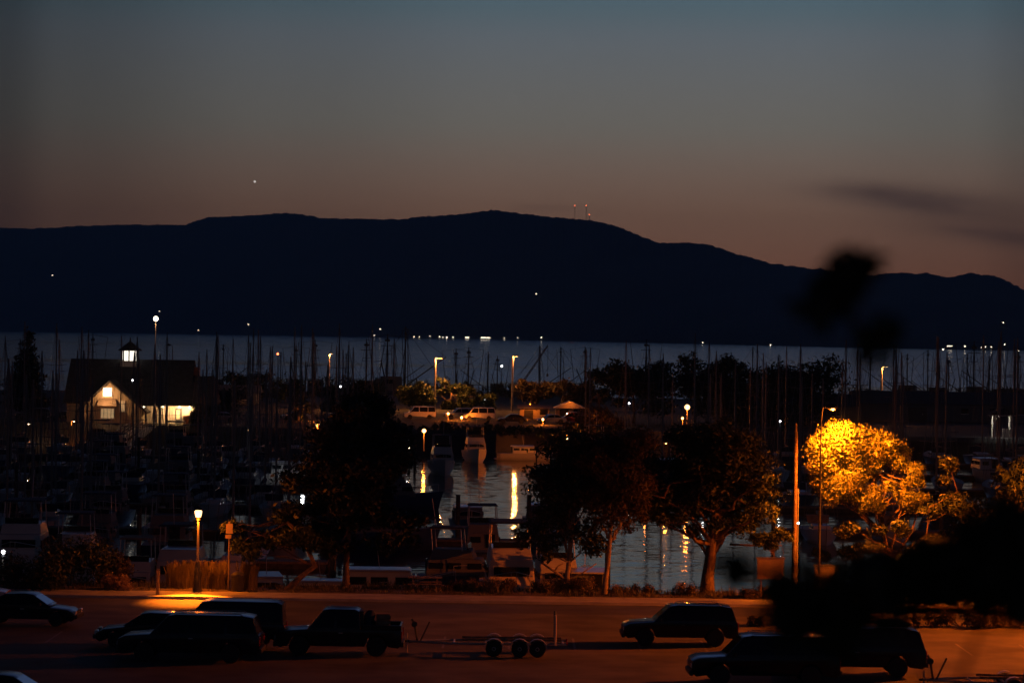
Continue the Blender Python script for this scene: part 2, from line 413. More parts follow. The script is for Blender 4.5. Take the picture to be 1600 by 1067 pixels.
def hillpt(px, t):
    ds = interp(SHORE, px); d = ds + 1900 * t
    H = P(px, interp(RIDGE, px), ds + 1900).z
    x = X(px, d, 0)
    if t <= 1: f = .9 * t ** .8 + .1 * t ** 3
    else: f = max(-.02, 1 - ((t - 1) / .9) ** 1.2)
    nz = noise.noise(Vector((x / 420, d / 300, 0))) * H * .10 * math.sin(PI * min(1, t)) if 0 < t < 1 else 0
    if t > 0: nz += (noise.noise(Vector((x / 8, d / 30, 4))) * (2.2 + 3 * abs(noise.noise(Vector((x / 260, 2, 1))))) + noise.noise(Vector((x / 45, d / 60, 9))) * 4) * min(1, H / 60)
    return Vector((x, d, max(-2, H * f + nz)))
cols = [-600 + i * (2800 / 2200) for i in range(2201)]
rows = [0, .02, .06, .12, .2, .3, .4, .5, .6, .7, .8, .88, .94, .97, 1, 1.04, 1.1, 1.25, 1.5, 1.8, 2.0]
mb = MB(); mb.v = [tuple(hillpt(c, t)) for t in rows for c in cols]; nc = len(cols)
mb.f = [(j * nc + i, j * nc + i + 1, (j + 1) * nc + i + 1, (j + 1) * nc + i) for j in range(len(rows) - 1) for i in range(nc - 1)]
struct(mb.build('island_hills', 'hill', smooth='all'))

# ------------------------------------------------------------------ haze
hm = bpy.data.materials.new('sea_haze'); hm.use_nodes = True; nt = hm.node_tree
nt.nodes.remove(nt.nodes['Principled BSDF']); pv = nt.nodes.new('ShaderNodeVolumePrincipled')
pv.inputs['Color'].default_value = (.38, .70, 1, 1); pv.inputs['Density'].default_value = HAZE = 8e-5; pv.inputs['Anisotropy'].default_value = 0
nt.links.new(pv.outputs[0], nt.nodes['Material Output'].inputs['Volume'])
hz = MB().box((0, 7400, 329), (16600, 15500, 660)).build('haze', hm); hz['kind'] = 'stuff'

# ------------------------------------------------------------------ planet, faint star, masts and lights across the bay
def star(px, py, r, m, label, nm):
    o = MB().lathe([(0.01, -r)] + [(r * math.cos(a), r * math.sin(a)) for a in [(-60 + 20 * i) * PI / 180 for i in range(7)]] + [(0.01, r)], n=10).build(nm, m, loc=P(px, py, 60000))
    tag(o, label, nm.replace('_', ' '))
star(398, 284, 22, 'star', 'bright white planet low in the dusk sky above the left hill', 'planet')
star(696, 186, 9, 'faintstar', 'faint speck of a star high above the middle of the ridge', 'star')
for px, hpy, lab, w in ((895, 322, 'tall radio mast on the ridge with a bright red beacon', 2.2), (913, 322, 'lattice radio mast on the ridge right of the brightest red beacon', 1.6), (918, 336, 'short radio mast on the ridge, right of the two tall ones', 1.4)):
    b0 = hillpt(px, 1.0); tp = P(px, hpy, b0.y); h = tp.z - b0.z + 4; b0.z -= 4
    t = thing('radio_mast', lab, 'radio mast', b0, group='radio masts on the island ridge')
    q = MB()
    for a in range(3):
        ca, sa = math.cos(a * 2.094) * w, math.sin(a * 2.094) * w; q.tube([(ca, sa, 0), (ca * .35, sa * .35, h)], .45, 4)
    for k in range(14):
        z = h * k / 14; f = w * (1 - .65 * k / 14); q.tube([(f, 0, z), (-f * .5, f * .866, z + h / 28), (-f * .5, -f * .866, z + h / 14)], .25, 3)
    q.build('lattice', 'dkmetal', t)
    MB().lathe([(.1, 0), (1.3, .3), (1.5, 1.2), (1.2, 2.2), (.1, 2.6)], (0, 0, h), 8).build('beacon', 'redlamp' if w > 2 else 'redlamp', t)
SHL = [(82, 430, 1), (249, 486, .9), (310, 516, 1), (388, 507, 1.2), (594, 514, 1.2), (585, 524, 1), (647, 526, 1), (655, 526, .9), (672, 525, .8), (687, 526, 1.1), (692, 527, 1), (698, 527, 1.4), (708, 527, 1), (788, 528, .8), (809, 528, .7), (846, 527, 1.5), (838, 459, 1.1), (1098, 535, 1), (1204, 539, 1.1), (1508, 541, 1.3), (1534, 543, 1), (1540, 542, .9), (1549, 542, 1), (1570, 538, 1.2), (1568, 504, 1), (1592, 548, 1), (1474, 546, 1.8)]
LBL = {82: 'lone house light high on the far left hillside', 838: 'lone house light half way up the island below the radio masts', 1568: 'house light on the hillside at the far right, above the shore', 846: 'brightest white house light on the middle of the far shore', 1474: 'brightest house light on the right part of the far shore', 249: 'dim house light on the hill just above the tall left lamp'}
proto = None
for px, py, k in SHL:
    ds = interp(SHORE, px); pt = None
    for i in range(60):                       # walk up the slope until it meets the sight line
        t = i / 60; hp = hillpt(px, t); q = P(px, py, hp.y)
        if q.z <= hp.z + 3: pt = q; break
    if pt is None or pt.z > 200: pt = P(px, py, ds + 20)
    d = pt.y - 45; q = P(px, py, d); q.z -= 3.0
    lab = LBL.get(px, 'small white house light along the dark far shore'); s_ = d / 9000
    t = thing('shore_house', lab, 'house', q, group='house lights across the bay')
    MB().box((0, 6, -2), (12, 9, 12)).build('wall', 'shed', t)
    MB().prism([(-7, 4), (7, 4), (0, 8)], 1, 11).build('roof', 'shingle', t)
    r = 1.15 * k * s_
    MB().box((0, 1.2, 3), (2 * r, .4, 2 * r)).build('window', 'shorewin', t)
q = P(760, 527, interp(SHORE, 760) - 25); q.z = 0
t = thing('ferry', 'long low ferry with a row of lit deck windows on the far shore', 'ferry', q)
MB().prism([(-21, 2), (21, 2), (19, -.5), (-19, -.5)], -4, 4).build('hull', 'dkmetal', t); MB().box((0, 0, 4.5), (36, 7, 5)).build('deckhouse', 'shed', t); MB().box((0, -3.7, 4.6), (33, .3, 1.7)).build('deck_window', 'shorewin', t)
q = P(730, 527, interp(SHORE, 730) - 25); q.z = 0
t = thing('terminal_building', 'short lit hall on the far shore left of the ferry lights', 'building', q)
MB().box((0, 4, 4), (18, 8, 8)).build('wall', 'shed', t); MB().prism([(-10, 8), (10, 8), (0, 10.5)], -.5, 8.5).build('roof', 'shingle', t); MB().box((0, -.2, 4.2), (11, .3, 1.9)).build('window', 'shorewin', t)
q = P(1484, 541, interp(SHORE, 1484) - 25); q.z = 0
t = thing('terminal_building', 'long dim strip of lit windows on the far right shore', 'building', q)
MB().box((0, 4, 4), (12, 8, 8)).build('wall', 'shed', t); MB().prism([(-7, 8), (7, 8), (0, 10)], -.5, 8.5).build('roof', 'shingle', t); MB().box((0, -.2, 6.2), (9, .3, .6)).build('window', 'shorewin', t)

# ================================================================== NEAR SHORE: ground, road, verge
def sheet(name, m, x0, x1, y0, y1, z, nx=1, ny=1):
    q = MB(); q.v = [(x0 + (x1 - x0) * i / nx, y0 + (y1 - y0) * j / ny, z) for j in range(ny + 1) for i in range(nx + 1)]
    q.f = [(j * (nx + 1) + i, j * (nx + 1) + i + 1, (j + 1) * (nx + 1) + i + 1, (j + 1) * (nx + 1) + i) for j in range(ny) for i in range(nx)]
    return struct(q.build(name, m))
sheet('parking_lot', 'asphalt', -140, 140, -60, 135.6, 3.0)
sheet('road', 'road', -140, 140, 135.6, 140.4, 3.0)
struct(MB().box((0, 140.55, 3.0), (280, .3, .26)).build('kerb', 'concrete'))
struct(MB().box((0, 142.1, 2.99), (280, 2.8, .24)).build('sidewalk', 'concrete'))
q = MB()                                            # verge and rubble bank down to the water
xs = [-140 + 2 * i for i in range(141)]; prof = [(143.5, 3.10), (144.4, 3.14), (145.6, 3.12), (147.2, 3.0), (149, 2.2), (152, .9), (155.5, -.6), (120, -1.0)]
for j, (y, z) in enumerate(prof[:-1]):
    for x in xs: q.v.append((x, y + (noise.noise(Vector((x * .3, j, 1))) * .5 if j > 2 else 0), z + noise.noise(Vector((x * .45, j * 3, 5))) * (.07 if 0 < j < 4 else .25 if j >= 4 else 0)))
n_ = len(xs); q.f = [(j * n_ + i, j * n_ + i + 1, (j + 1) * n_ + i + 1, (j + 1) * n_ + i) for j in range(6) for i in range(n_ - 1)]
struct(q.build('verge', 'soil', smooth='all'))
q = MB()
for i in range(420):
    x, t = rnd.uniform(-60, 60), rnd.random(); y = 147.6 + 6 * t; s_ = rnd.uniform(.25, .6)
    q.lathe([(s_ * .3, -s_ * .5), (s_, -s_ * .1), (s_ * .8, s_ * .3), (s_ * .2, s_ * .5)], (x, y, 2.7 - 2.6 * t), 6)
rk = q.build('rubble_rocks', 'rock'); rk['kind'] = 'stuff'
q = MB()
for i in range(2600):
    x = rnd.uniform(-32, 34); y = rnd.uniform(143.7, 147.6)
    if -17.6 < x < -12.6 and y > 144.5: continue
    blades(q, (x, y, 3.05), 7, rnd.uniform(.12, .42) * (1.35 if noise.noise(Vector((x * .4, y * .8, 0))) > .1 else .7), .22, .6, .02)
g = q.build('verge_grass', 'lawn'); g['kind'] = 'stuff'; tag(g, 'rough dry grass along the top of the bank', 'grass')
# faint bay lines on the lot
q = MB()
for i in range(-16, 17): q.add([(i * 2.8, 120.2, 3.004), (i * 2.8 + .1, 120.2, 3.004), (i * 2.8 + .1, 124.8, 3.004), (i * 2.8, 124.8, 3.004)], [(0, 1, 2, 3)])
struct(q.build('lot_markings', 'paint'))

# ------------------------------------------------------------------ lamps
def lamp(label, px, top, d, z0, head, power, col, arm=1.0, r=.09, pole='polegrey', bulbm='bulb', hs=1.0, group=None, lr=.1, drop=.16, skirt=0, aim=None):
    base = Vector((X(px, d, z0), d, z0)); H = P(px, top, d).z - z0
    t = thing('street_lamp', label, 'street lamp', base, group=group)
    pl = MB()
    if head == 'shoebox':                              # cut-off head on a short arm
        pl.tube([(0, 0, 0), (0, 0, H + .1)], [r * 1.15, r * .8], 8)
        pl.build('pole', pole, t, smooth=True)
        MB().tube([(0, 0, H - .02), (arm * .55, 0, H + .06)], r * .5, 6).build('arm', pole, t)
        MB().box((arm * .85, 0, H + .12), (.85 * hs, .5 * hs, .2), top=(.9, .9)).build('lamp_head', 'dkmetal', t, bevel=.03)
        MB().box((arm * .85, 0, H - .0), (.6 * hs, .36 * hs, .05)).build('lens', bulbm, t)
        light(t, (arm * .85, 0, H - drop), power, col, lr)
    elif head == 'cobra':
        pl.tube([(0, 0, 0), (0, 0, H * .94), (.1 * arm, 0, H + .04), (.45 * arm, 0, H + .1)], [r * 1.1, r * .7, r * .55, r * .5], 8)
        pl.build('pole', pole, t, smooth=True)
        MB().tube([(.3 * arm, 0, H + .1), (.55 * arm, 0, H + .12), (arm, 0, H + .1), (arm * 1.12, 0, H + .06)], [.06, .17 * hs, .17 * hs, .05], 8).build('lamp_head', 'dkmetal', t, smooth=True)
        MB().lathe([(.02, -.1), (.12 * hs, -.06), (.17 * hs, 0), (.02, .01)], (.78 * arm, 0, H + .01), 10).build('lens', bulbm, t)
        if skirt:
            hh = MB(); rr = .34
            for k in range(14):
                a, c = 2 * PI * k / 14, 2 * PI * (k + 1) / 14
                hh.add([(.78 * arm + rr * math.cos(q_), rr * math.sin(q_), z) for q_, z in ((a, H + .1), (c, H + .1), (c, H - drop - rr * skirt), (a, H - drop - rr * skirt))], [(0, 1, 2, 3)])
            hh.build('skirt', 'dkmetal', t)
        l = light(t, (.78 * arm, 0, H - drop), power, col, lr)
        if aim:
            l.data.type = 'SPOT'; l.data.spot_size = math.radians(150); l.data.spot_blend = .75; l.rotation_euler = Vector(aim).to_track_quat('-Z', 'Y').to_euler()
            light(t, (.78 * arm, 0, H - drop - .02), power * .018, col, lr)
    elif head == 'lantern':                            # pedestrian lamp with an iron base
        MB().lathe([(.24, 0), (.24, .12), (.19, .2), (.17, .9), (.2, 1.0), (.13, 1.12), (.1, 1.5)], n=12).build('base', 'dkmetal', t, smooth=True)
        pl.tube([(0, 0, 1.4), (0, 0, H - .5)], [.075, .055], 8); pl.build('pole', pole, t, smooth=True)
        MB().lathe([(.055, H - .55), (.12, H - .5), (.1, H - .42), (.16, H - .36)], n=10).build('collar', 'dkmetal', t, smooth=True)
        MB().lathe([(.13, H - .34), (.17, H - .2), (.19, H - .04), (.15, H)], n=12).build('globe', bulbm, t, smooth=True)
        MB().lathe([(.26, H + .03), (.2, H + .12), (.08, H + .18), (.03, H + .3)], n=12).build('cap', 'dkmetal', t, smooth=True)
        light(t, (.0, -.28, H - .38), power * .05, col, lr); light(t, (.0, .28, H - .38), power * .05, col, lr)
        for yy_ in (-.24, .24):
            l = light(t, (0, yy_, H - .42), power * (2.7 if yy_ < 0 else .16), col, lr); l.data.type = 'SPOT'; l.data.spot_size = math.radians(52 if yy_ < 0 else 90); l.data.spot_blend = .8; l.data.shadow_soft_size = .05
            l.rotation_euler.x = math.radians(-41 if yy_ < 0 else 4)
    elif head == 'globe':
        pl.tube([(0, 0, 0), (0, 0, H - .25)], [r * .8, r * .6], 8); pl.build('pole', pole, t, smooth=True)
        MB().lathe([(.05, H - .28), (.16, H - .24), (.12, H - .16)], n=8).build('collar', 'dkmetal', t)
        R_ = .24 * hs
        MB().lathe([(.02, H - R_)] + [(R_ * math.cos(a * PI / 180), H + R_ * math.sin(a * PI / 180)) for a in (-60, -30, 0, 30, 60)] + [(.02, H + R_)], n=12).build('globe', bulbm, t, smooth='all')
        light(t, (0, -R_ - .12, H - .1), power, col, lr)
    return t
# near shore
lamp('pedestrian lantern post with heavy iron base beside the tall dry grasses', 308, 797, 143.6, 3.1, 'lantern', 6500, SOD, lr=.06)
_b = Vector((X(1240, 146.2, 3.1), 146.2, 3.1)); _h = P(1240, 661, 146.2).z - 3.1
t = thing('utility_pole', 'tall bare round pole lit orange along its upper half, left of the golden tree', 'pole', _b)
MB().tube([(0, 0, -.2), (0, 0, _h * .5), (0, 0, _h - .45)], [.135, .115, .1], 14).build('shaft', 'bark', t, smooth=True)
MB().lathe([(.1, _h - .45), (.06, _h - .38), (.07, _h - .12), (.02, _h)], n=12).build('finial', 'bark', t, smooth=True)
MB().lathe([(.15, .9), (.15, 1.15)], n=14).build('band', 'galv', t); MB().tube([(.165, 0, 0), (.165, 0, _h * .62)], .025, 6).build('conduit', 'galv', t)
lamp('cobra head street lamp shining on the yellow lit tree', 1279, 638, 145.0, 3.1, 'cobra', 26000, SOD, arm=.75, r=.06, drop=.22, hs=1.1, aim=(2.1, 1.6, -3.3), pole='dkmetal')
lamp('tall lot lamp beyond the right edge of the parking lot', 2250, 598, 133, 3.0, 'cobra', 125000, (1.0, .15, .004), arm=-1.2, r=.12, hs=1.5, skirt=.225, lr=.05)
# across the basin
SP = 2.8
lamp('highest lamp, a bare glowing bulb on a thin mast beside the lit cupola', 241, 498, 404, SP, 'globe', 250, WARM, hs=1.5, bulbm='warmbulb', lr=.2)
lamp('unlit thin lamp post with hooked arm right of the highest lamp', 268, 540, 430, SP, 'cobra', .01, WARM, arm=-.9, bulbm='lens', pole='dkmetal')
lamp('cut-off lamp post glowing down its shaft, leftmost of the three over the bay', 513, 553, 500, SP, 'shoebox', 3800, (1, .31, .06), arm=.35, r=.15)
lamp('cut-off lamp post glowing down its shaft above the orange lit tree top', 679, 560, 504, SP, 'shoebox', 11000, (1, .31, .06), arm=.95, r=.15, lr=.4)
lamp('cut-off lamp post glowing down its shaft left of the slanting crane boom', 800, 557, 500, SP, 'shoebox', 2600, (1, .31, .06), arm=.7, r=.15, lr=.14)
lamp('cut-off lamp post alone among the masts at the right', 1377, 573, 505, SP, 'shoebox', 6500, (1, .31, .06), arm=.8, r=.15)
lamp('round globe lamp glowing orange among dark masts right of the middle', 1073, 636, 380, SP, 'globe', 700, SODFAR, hs=1.5, lr=.22)
lamp('low globe lamp at the foot of the bank, left of the dark pine', 496, 664, 398, SP, 'globe', 500, SODFAR, hs=1.1, lr=.15)
lamp('low square orange lamp on the dock edge below the lit tree top', 662, 673, 372, .9, 'globe', 420, SODFAR, hs=1.15, lr=.15)
lamp('low orange lamp on the bank among the left masts', 388, 674, 395, SP, 'globe', 420, SODFAR, hs=1.0, lr=.15)
lamp('short cobra lamp at the far left below the dark conifer', 38, 662, 392, SP, 'cobra', 420, WARM, arm=.7, hs=1.4, bulbm='warmbulb', r=.1)
lamp('short cobra lamp with bright shaft left of the boat ramp', 111, 658, 392, SP, 'cobra', 420, SODFAR, arm=.5, hs=.9, bulbm='warmbulb', r=.1)
lamp('white dock lamp beside the small lit cabin boat', 473, 739, 300, .6, 'globe', 160, (.9, .95, 1), hs=.9, bulbm='whitebulb', lr=.12)
lamp('dim cobra lamp among the boats right of the globe lamp reflection', 1034, 692, 330, .6, 'cobra', 500, SODFAR, arm=.55, hs=.9, r=.09)
lamp('small white lamp with glowing collar on the float at the far left', 4, 862, 168, .6, 'globe', 14, (.9, .95, 1), hs=.5, bulbm='whitebulb', lr=.05)

# ------------------------------------------------------------------ vehicles (front towards -X)
def vehicle(name, label, cat, loc, rz, kind, paint, group=None):
    t = thing(name, label, cat, loc, rz, group)
    if kind == 'suv':  Ln, Hb, Hr, W2, R = 4.93, 1.05, 1.76, .95, .385
    elif kind == 'longsuv': Ln, Hb, Hr, W2, R = 5.7, 1.12, 1.9, 1.0, .40
    elif kind == 'pickup': Ln, Hb, Hr, W2, R = 5.2, 1.1, 1.92, .98, .41
    elif kind == 'van': Ln, Hb, Hr, W2, R = 5.0, 1.1, 2.0, .97, .34
    else: Ln, Hb, Hr, W2, R = 4.55, .92, 1.45, .88, .33
    h = Ln / 2; xf, xr = -h + .19 * Ln, h - .2 * Ln; zb = .34 if kind != 'sedan' else .24; ra = R * 1.16
    def arch(x): return [(x + ra * math.cos(a), R + ra * math.sin(a)) for a in [PI - i * PI / 8 for i in range(9)] if R + ra * math.sin(a) > zb]
    bot = [(-h + .05, zb + .1), (-h + .18, zb)] + arch(xf)[0:] + arch(xr) + [(h - .15, zb), (h, zb + .12)]
    if kind == 'sedan': top = [(h, .62), (h - .03, .88), (h - .55, .97), (xf + 1.0, .93), (-h + .35, .76), (-h + .03, .58)]
    elif kind == 'van': top = [(h, .7), (h - .02, Hb), (-h + 1.0, Hb), (-h + .3, .95), (-h, .7)]
    else: top = [(h, .7), (h - .03, Hb), (-h + 1.35, Hb), (-h + .3, Hb - .08), (-h + .02, Hb - .2), (-h, .62)]
    wf = lambda x, z: 1 - .05 * max(0, (z - .75)) - .05 * max(0, .55 - z) - .06 * max(0, (abs(x) - h + .5) / .5) ** 2
    MB().prism(bot + top, -W2, W2, wf).build('body', paint, t, bevel=.035, smooth=True)
    # cabin with tumblehome
    if kind in ('suv', 'longsuv'): cab = [(-h + 1.28, Hb - .02), (-h + 2.0, Hr - .05), (-h + 2.35, Hr), (h - .75, Hr - .015), (h - .28, Hr - .09), (h - .05, Hb - .02)]
    elif kind == 'van': cab = [(-h + .85, Hb - .02), (-h + 1.55, Hr - .06), (-h + 1.95, Hr), (h - .3, Hr - .02), (h - .08, Hr - .12), (h - .02, Hb - .02)]
    elif kind == 'pickup': cab = [(-h + 1.3, Hb - .02), (-h + 1.95, Hr - .05), (-h + 2.25, Hr), (-h + 3.25, Hr - .01), (-h + 3.45, Hr - .1), (-h + 3.5, Hb - .02)]
    else: cab = [(-h + 1.15, .90), (-h + 1.95, Hr - .04), (-h + 2.3, Hr), (h - 1.35, Hr - .03), (h - .5, .95)]
    z0c = cab[0][1]; wc = lambda x, z: 1 - .20 * max(0, (z - z0c)) / (Hr - z0c)
    MB().prism(cab, -W2 * .965, W2 * .965, wc).build('cabin', paint, t, bevel=.04, smooth=True)
    # glazing, 4 mm proud of the cabin
    zt, zl = Hr - .11, z0c + .08
    def xs_at(z):
        cr = []
        for (a, b), (c, e) in zip(cab, cab[1:] + cab[:1]):
            if (b - z) * (e - z) < 0: cr.append(a + (c - a) * (z - b) / (e - b))
        return min(cr), max(cr)
    (l0, r0), (l1, r1) = xs_at(zl), xs_at(zt)
    cuts = [0, .36, .70, 1] if kind in ('suv', 'longsuv', 'van') else [0, .52, 1]
    for sg in (-1, 1):
        for a, c in zip(cuts, cuts[1:]):
            m_ = .06
            A = l0 + (r0 - l0) * a + m_ + (.08 if a == 0 else 0); B = l0 + (r0 - l0) * c - m_
            A2 = max(A, l1 + m_ + .04) if a == 0 else A; B2 = min(B, r1 - m_ - .03) if c == 1 else B
            if A2 > B2: A2 = B2 - .05
            y0, y1 = sg * (W2 * .965 * wc(0, zl) + .006), sg * (W2 * .965 * wc(0, zt) + .006)
            MB().add([(A, y0, zl), (B, y0, zl), (B2, y1, zt), (A2, y1, zt), (A, y0 - sg * .02, zl), (B, y0 - sg * .02, zl), (B2, y1 - sg * .02, zt), (A2, y1 - sg * .02, zt)],
                     [(0, 1, 2, 3), (7, 6, 5, 4), (0, 4, 5, 1), (1, 5, 6, 2), (2, 6, 7, 3), (3, 7, 4, 0)]).build('side_window', 'carglass', t)
    def screen(nm, x0, z0_, x1, z1, dx):
        ya, yb = W2 * .965 * wc(0, z0_) - .1, W2 * .965 * wc(0, z1) - .08
        MB().add([(x0 + dx, -ya, z0_), (x0 + dx, ya, z0_), (x1 + dx, yb, z1), (x1 + dx, -yb, z1), (x0 - dx * 2, -ya, z0_), (x0 - dx * 2, ya, z0_), (x1 - dx * 2, yb, z1), (x1 - dx * 2, -yb, z1)],
                 [(0, 1, 2, 3), (7, 6, 5, 4), (0, 4, 5, 1), (1, 5, 6, 2), (2, 6, 7, 3), (3, 7, 4, 0)]).build(nm, 'carglass', t)
    screen('windshield', l0, zl, l1, zt, -.012); screen('rear_window', r0, zl, r1, zt, .012)
    # wheels
    for x in (xf, xr):
        for sg in (-1, 1):
            y = sg * (W2 - .13)
            w = MB().lathe([(R * .62, -.11), (R * .93, -.115), (R, -.08), (R, .08), (R * .93, .115), (R * .62, .11)], n=22, axis='y').build('wheel', 'rubber', t, loc=(x, y, R), smooth=True)
            rm = MB().lathe([(R * .64, -.06), (R * .62, .06)], n=20, axis='y')
            for k in range(5):
                a = k * 2 * PI / 5; rm.box((math.cos(a) * R * .32, sg * .085, math.sin(a) * R * .32), (R * .16 + abs(math.cos(a)) * R * .45, .04, R * .16 + abs(math.sin(a)) * R * .45))
            rm.build('rim', 'rim', w)
    for sg in (-1, 1):
        MB().box((-h + .06, sg * W2 * .72, .74 if kind != 'sedan' else .62), (.16, .36, .17)).build('headlight', 'lens', t, bevel=.03)
        MB().box((h - .03, sg * W2 * .82, .88 if kind != 'sedan' else .8), (.1, .2, .34 if kind != 'sedan' else .14)).build('tail_light', 'tail', t, bevel=.02)
        MB().box((l0 + .28, sg * (W2 + .07), z0c + .1), (.12, .2, .15), top=(.8, .9)).build('mirror', 'blackplastic', t, bevel=.03)
        MB().box((.1, sg * (W2 * .985), z0c - .12), (.18, .035, .035)).build('door_handle', 'galv' if paint != 'blackcar' else 'blackplastic', t)
    MB().box((-h - .0, 0, .46), (.16, W2 * 1.8, .2)).build('front_bumper', 'blackplastic', t, bevel=.04)
    MB().box((h + .01, 0, .5), (.16, W2 * 1.8, .2)).build('rear_bumper', 'blackplastic', t, bevel=.04)
    MB().box((-h + .015, 0, .74 if kind != 'sedan' else .6), (.06, W2 * 1.0, .2)).build('grille', 'blackplastic', t, bevel=.01)
    if kind in ('suv', 'longsuv'):
        for sg in (-1, 1): MB().tube([(-h + 2.3, sg * W2 * .68, Hr - .02), (-h + 2.4, sg * W2 * .68, Hr + .05), (h - .8, sg * W2 * .68, Hr + .045), (h - .7, sg * W2 * .68, Hr - .03)], .02, 5).build('roof_rail', 'galv', t)
    if kind == 'pickup':
        for sg in (-1, 1): MB().box((h - .82, sg * (W2 - .06), Hb + .09), (1.6, .1, .2)).build('bed_rail', paint, t, bevel=.02)
        MB().box((h - .06, 0, Hb + .05), (.08, W2 * 1.8, .28)).build('tailgate', paint, t, bevel=.02)
    return t
def park(px, d): return (X(px, d, 3.0), d, 3.0)
vehicle('sport_utility_car', 'black boxy SUV facing left alone on the lit lot, ground visible under it', 'SUV', park(1061, 123.0), .02, 'suv', 'blackcar')
vehicle('sedan', 'dark sedan at the left edge with one headlight glinting', 'car', park(44, 127.5), PI - .05, 'sedan', 'greycar')
vehicle('hatchback', 'pale car cut by the left edge of the picture, above the dark sedan', 'car', park(-64, 134.0), .03, 'sedan', 'silver')
vehicle('sport_utility_car', 'long dark SUV with pale roof edge, parked below the lit pedestrian lantern', 'SUV', park(298, 114.6), -.02, 'longsuv', 'navycar')
vehicle('sedan', 'dark sedan half hidden behind the hood of the long dark SUV', 'car', park(236, 119.6), .02, 'sedan', 'navycar')
vehicle('hatchback', 'dark car with upright tail behind the rear of the long dark SUV', 'car', park(352, 119.4), .0, 'van', 'greycar')
pk = vehicle('pickup_truck', 'dark pickup truck with loaded bed, hitched in front of the empty boat trailer', 'pickup', park(530, 117.6), .0, 'pickup', 'greycar')
vehicle('sport_utility_car', 'black SUV lowest at the right, its hood nearest the picture bottom', 'SUV', park(1192, 109.6), .03, 'longsuv', 'blackcar')
v = vehicle('sport_utility_car', 'dark long SUV with rounded box on the rear of its roof, right bottom', 'SUV', park(1330, 112.9), .0, 'longsuv', 'navycar')
rb = MB().tube([(.9, 0, 2.02), (1.05, 0, 2.06), (1.8, 0, 2.07), (2.25, 0, 2.06), (2.4, 0, 2.0)], [.05, .26, .30, .28, .05], 10)
rb.v = [(x, y * 1.5, 2.06 + (z - 2.06) * .62) for x, y, z in rb.v]; rb.build('roof_box', 'blackplastic', v, smooth='all')
vehicle('sedan', 'dark car roof just showing at the bottom left corner', 'car', park(10, 97.6), PI, 'sedan', 'navycar')
# load in the truck bed
for px, w, hh, m, lab, nm in ((557, .5, .75, 'blackplastic', 'dark upright tool chest in the truck bed behind the cab', 'tool_chest'), (578, .45, .62, 'canvas', 'dark bundle standing in the middle of the truck bed', 'canvas_bundle'), (598, .55, .5, 'wood', 'low crate near the tailgate of the loaded truck', 'crate')):
    x = X(px, 117.6); t = thing(nm, lab, nm.replace('_', ' '), (x, 117.6, 4.1), .1)
    if nm == 'crate':
        q = MB()
        for k in range(3): q.box((0, -.3, .06 + k * .2), (w, .03, .15)); q.box((0, .3, .06 + k * .2), (w, .03, .15)); q.box((-w / 2, 0, .06 + k * .2), (.03, .6, .15)); q.box((w / 2, 0, .06 + k * .2), (.03, .6, .15))
        q.build('slats', m, t); MB().box((0, 0, .0), (w, .6, .03)).build('bottom', m, t)
    elif nm == 'tool_chest':
        MB().box((0, 0, hh / 2 - .05), (w, 1.2, hh - .1)).build('chest', m, t, bevel=.03); MB().box((0, 0, hh - .06), (w * 1.04, 1.24, .07)).build('lid', m, t, bevel=.02); MB().box((0, -.63, hh * .7), (.12, .03, .08)).build('latch', 'galv', t)
    else:
        MB().tube([(-.2, .1, 0), (-.1, 0, hh * .5), (.05, .05, hh), (.12, .1, hh * 1.1)], [.2, .26, .2, .06], 9).build('roll', m, t, smooth='all'); MB().lathe([(.25, hh * .5), (.27, hh * .53), (.25, hh * .56)], (-.08, 0, 0), 10).build('strap', 'rubber', t)

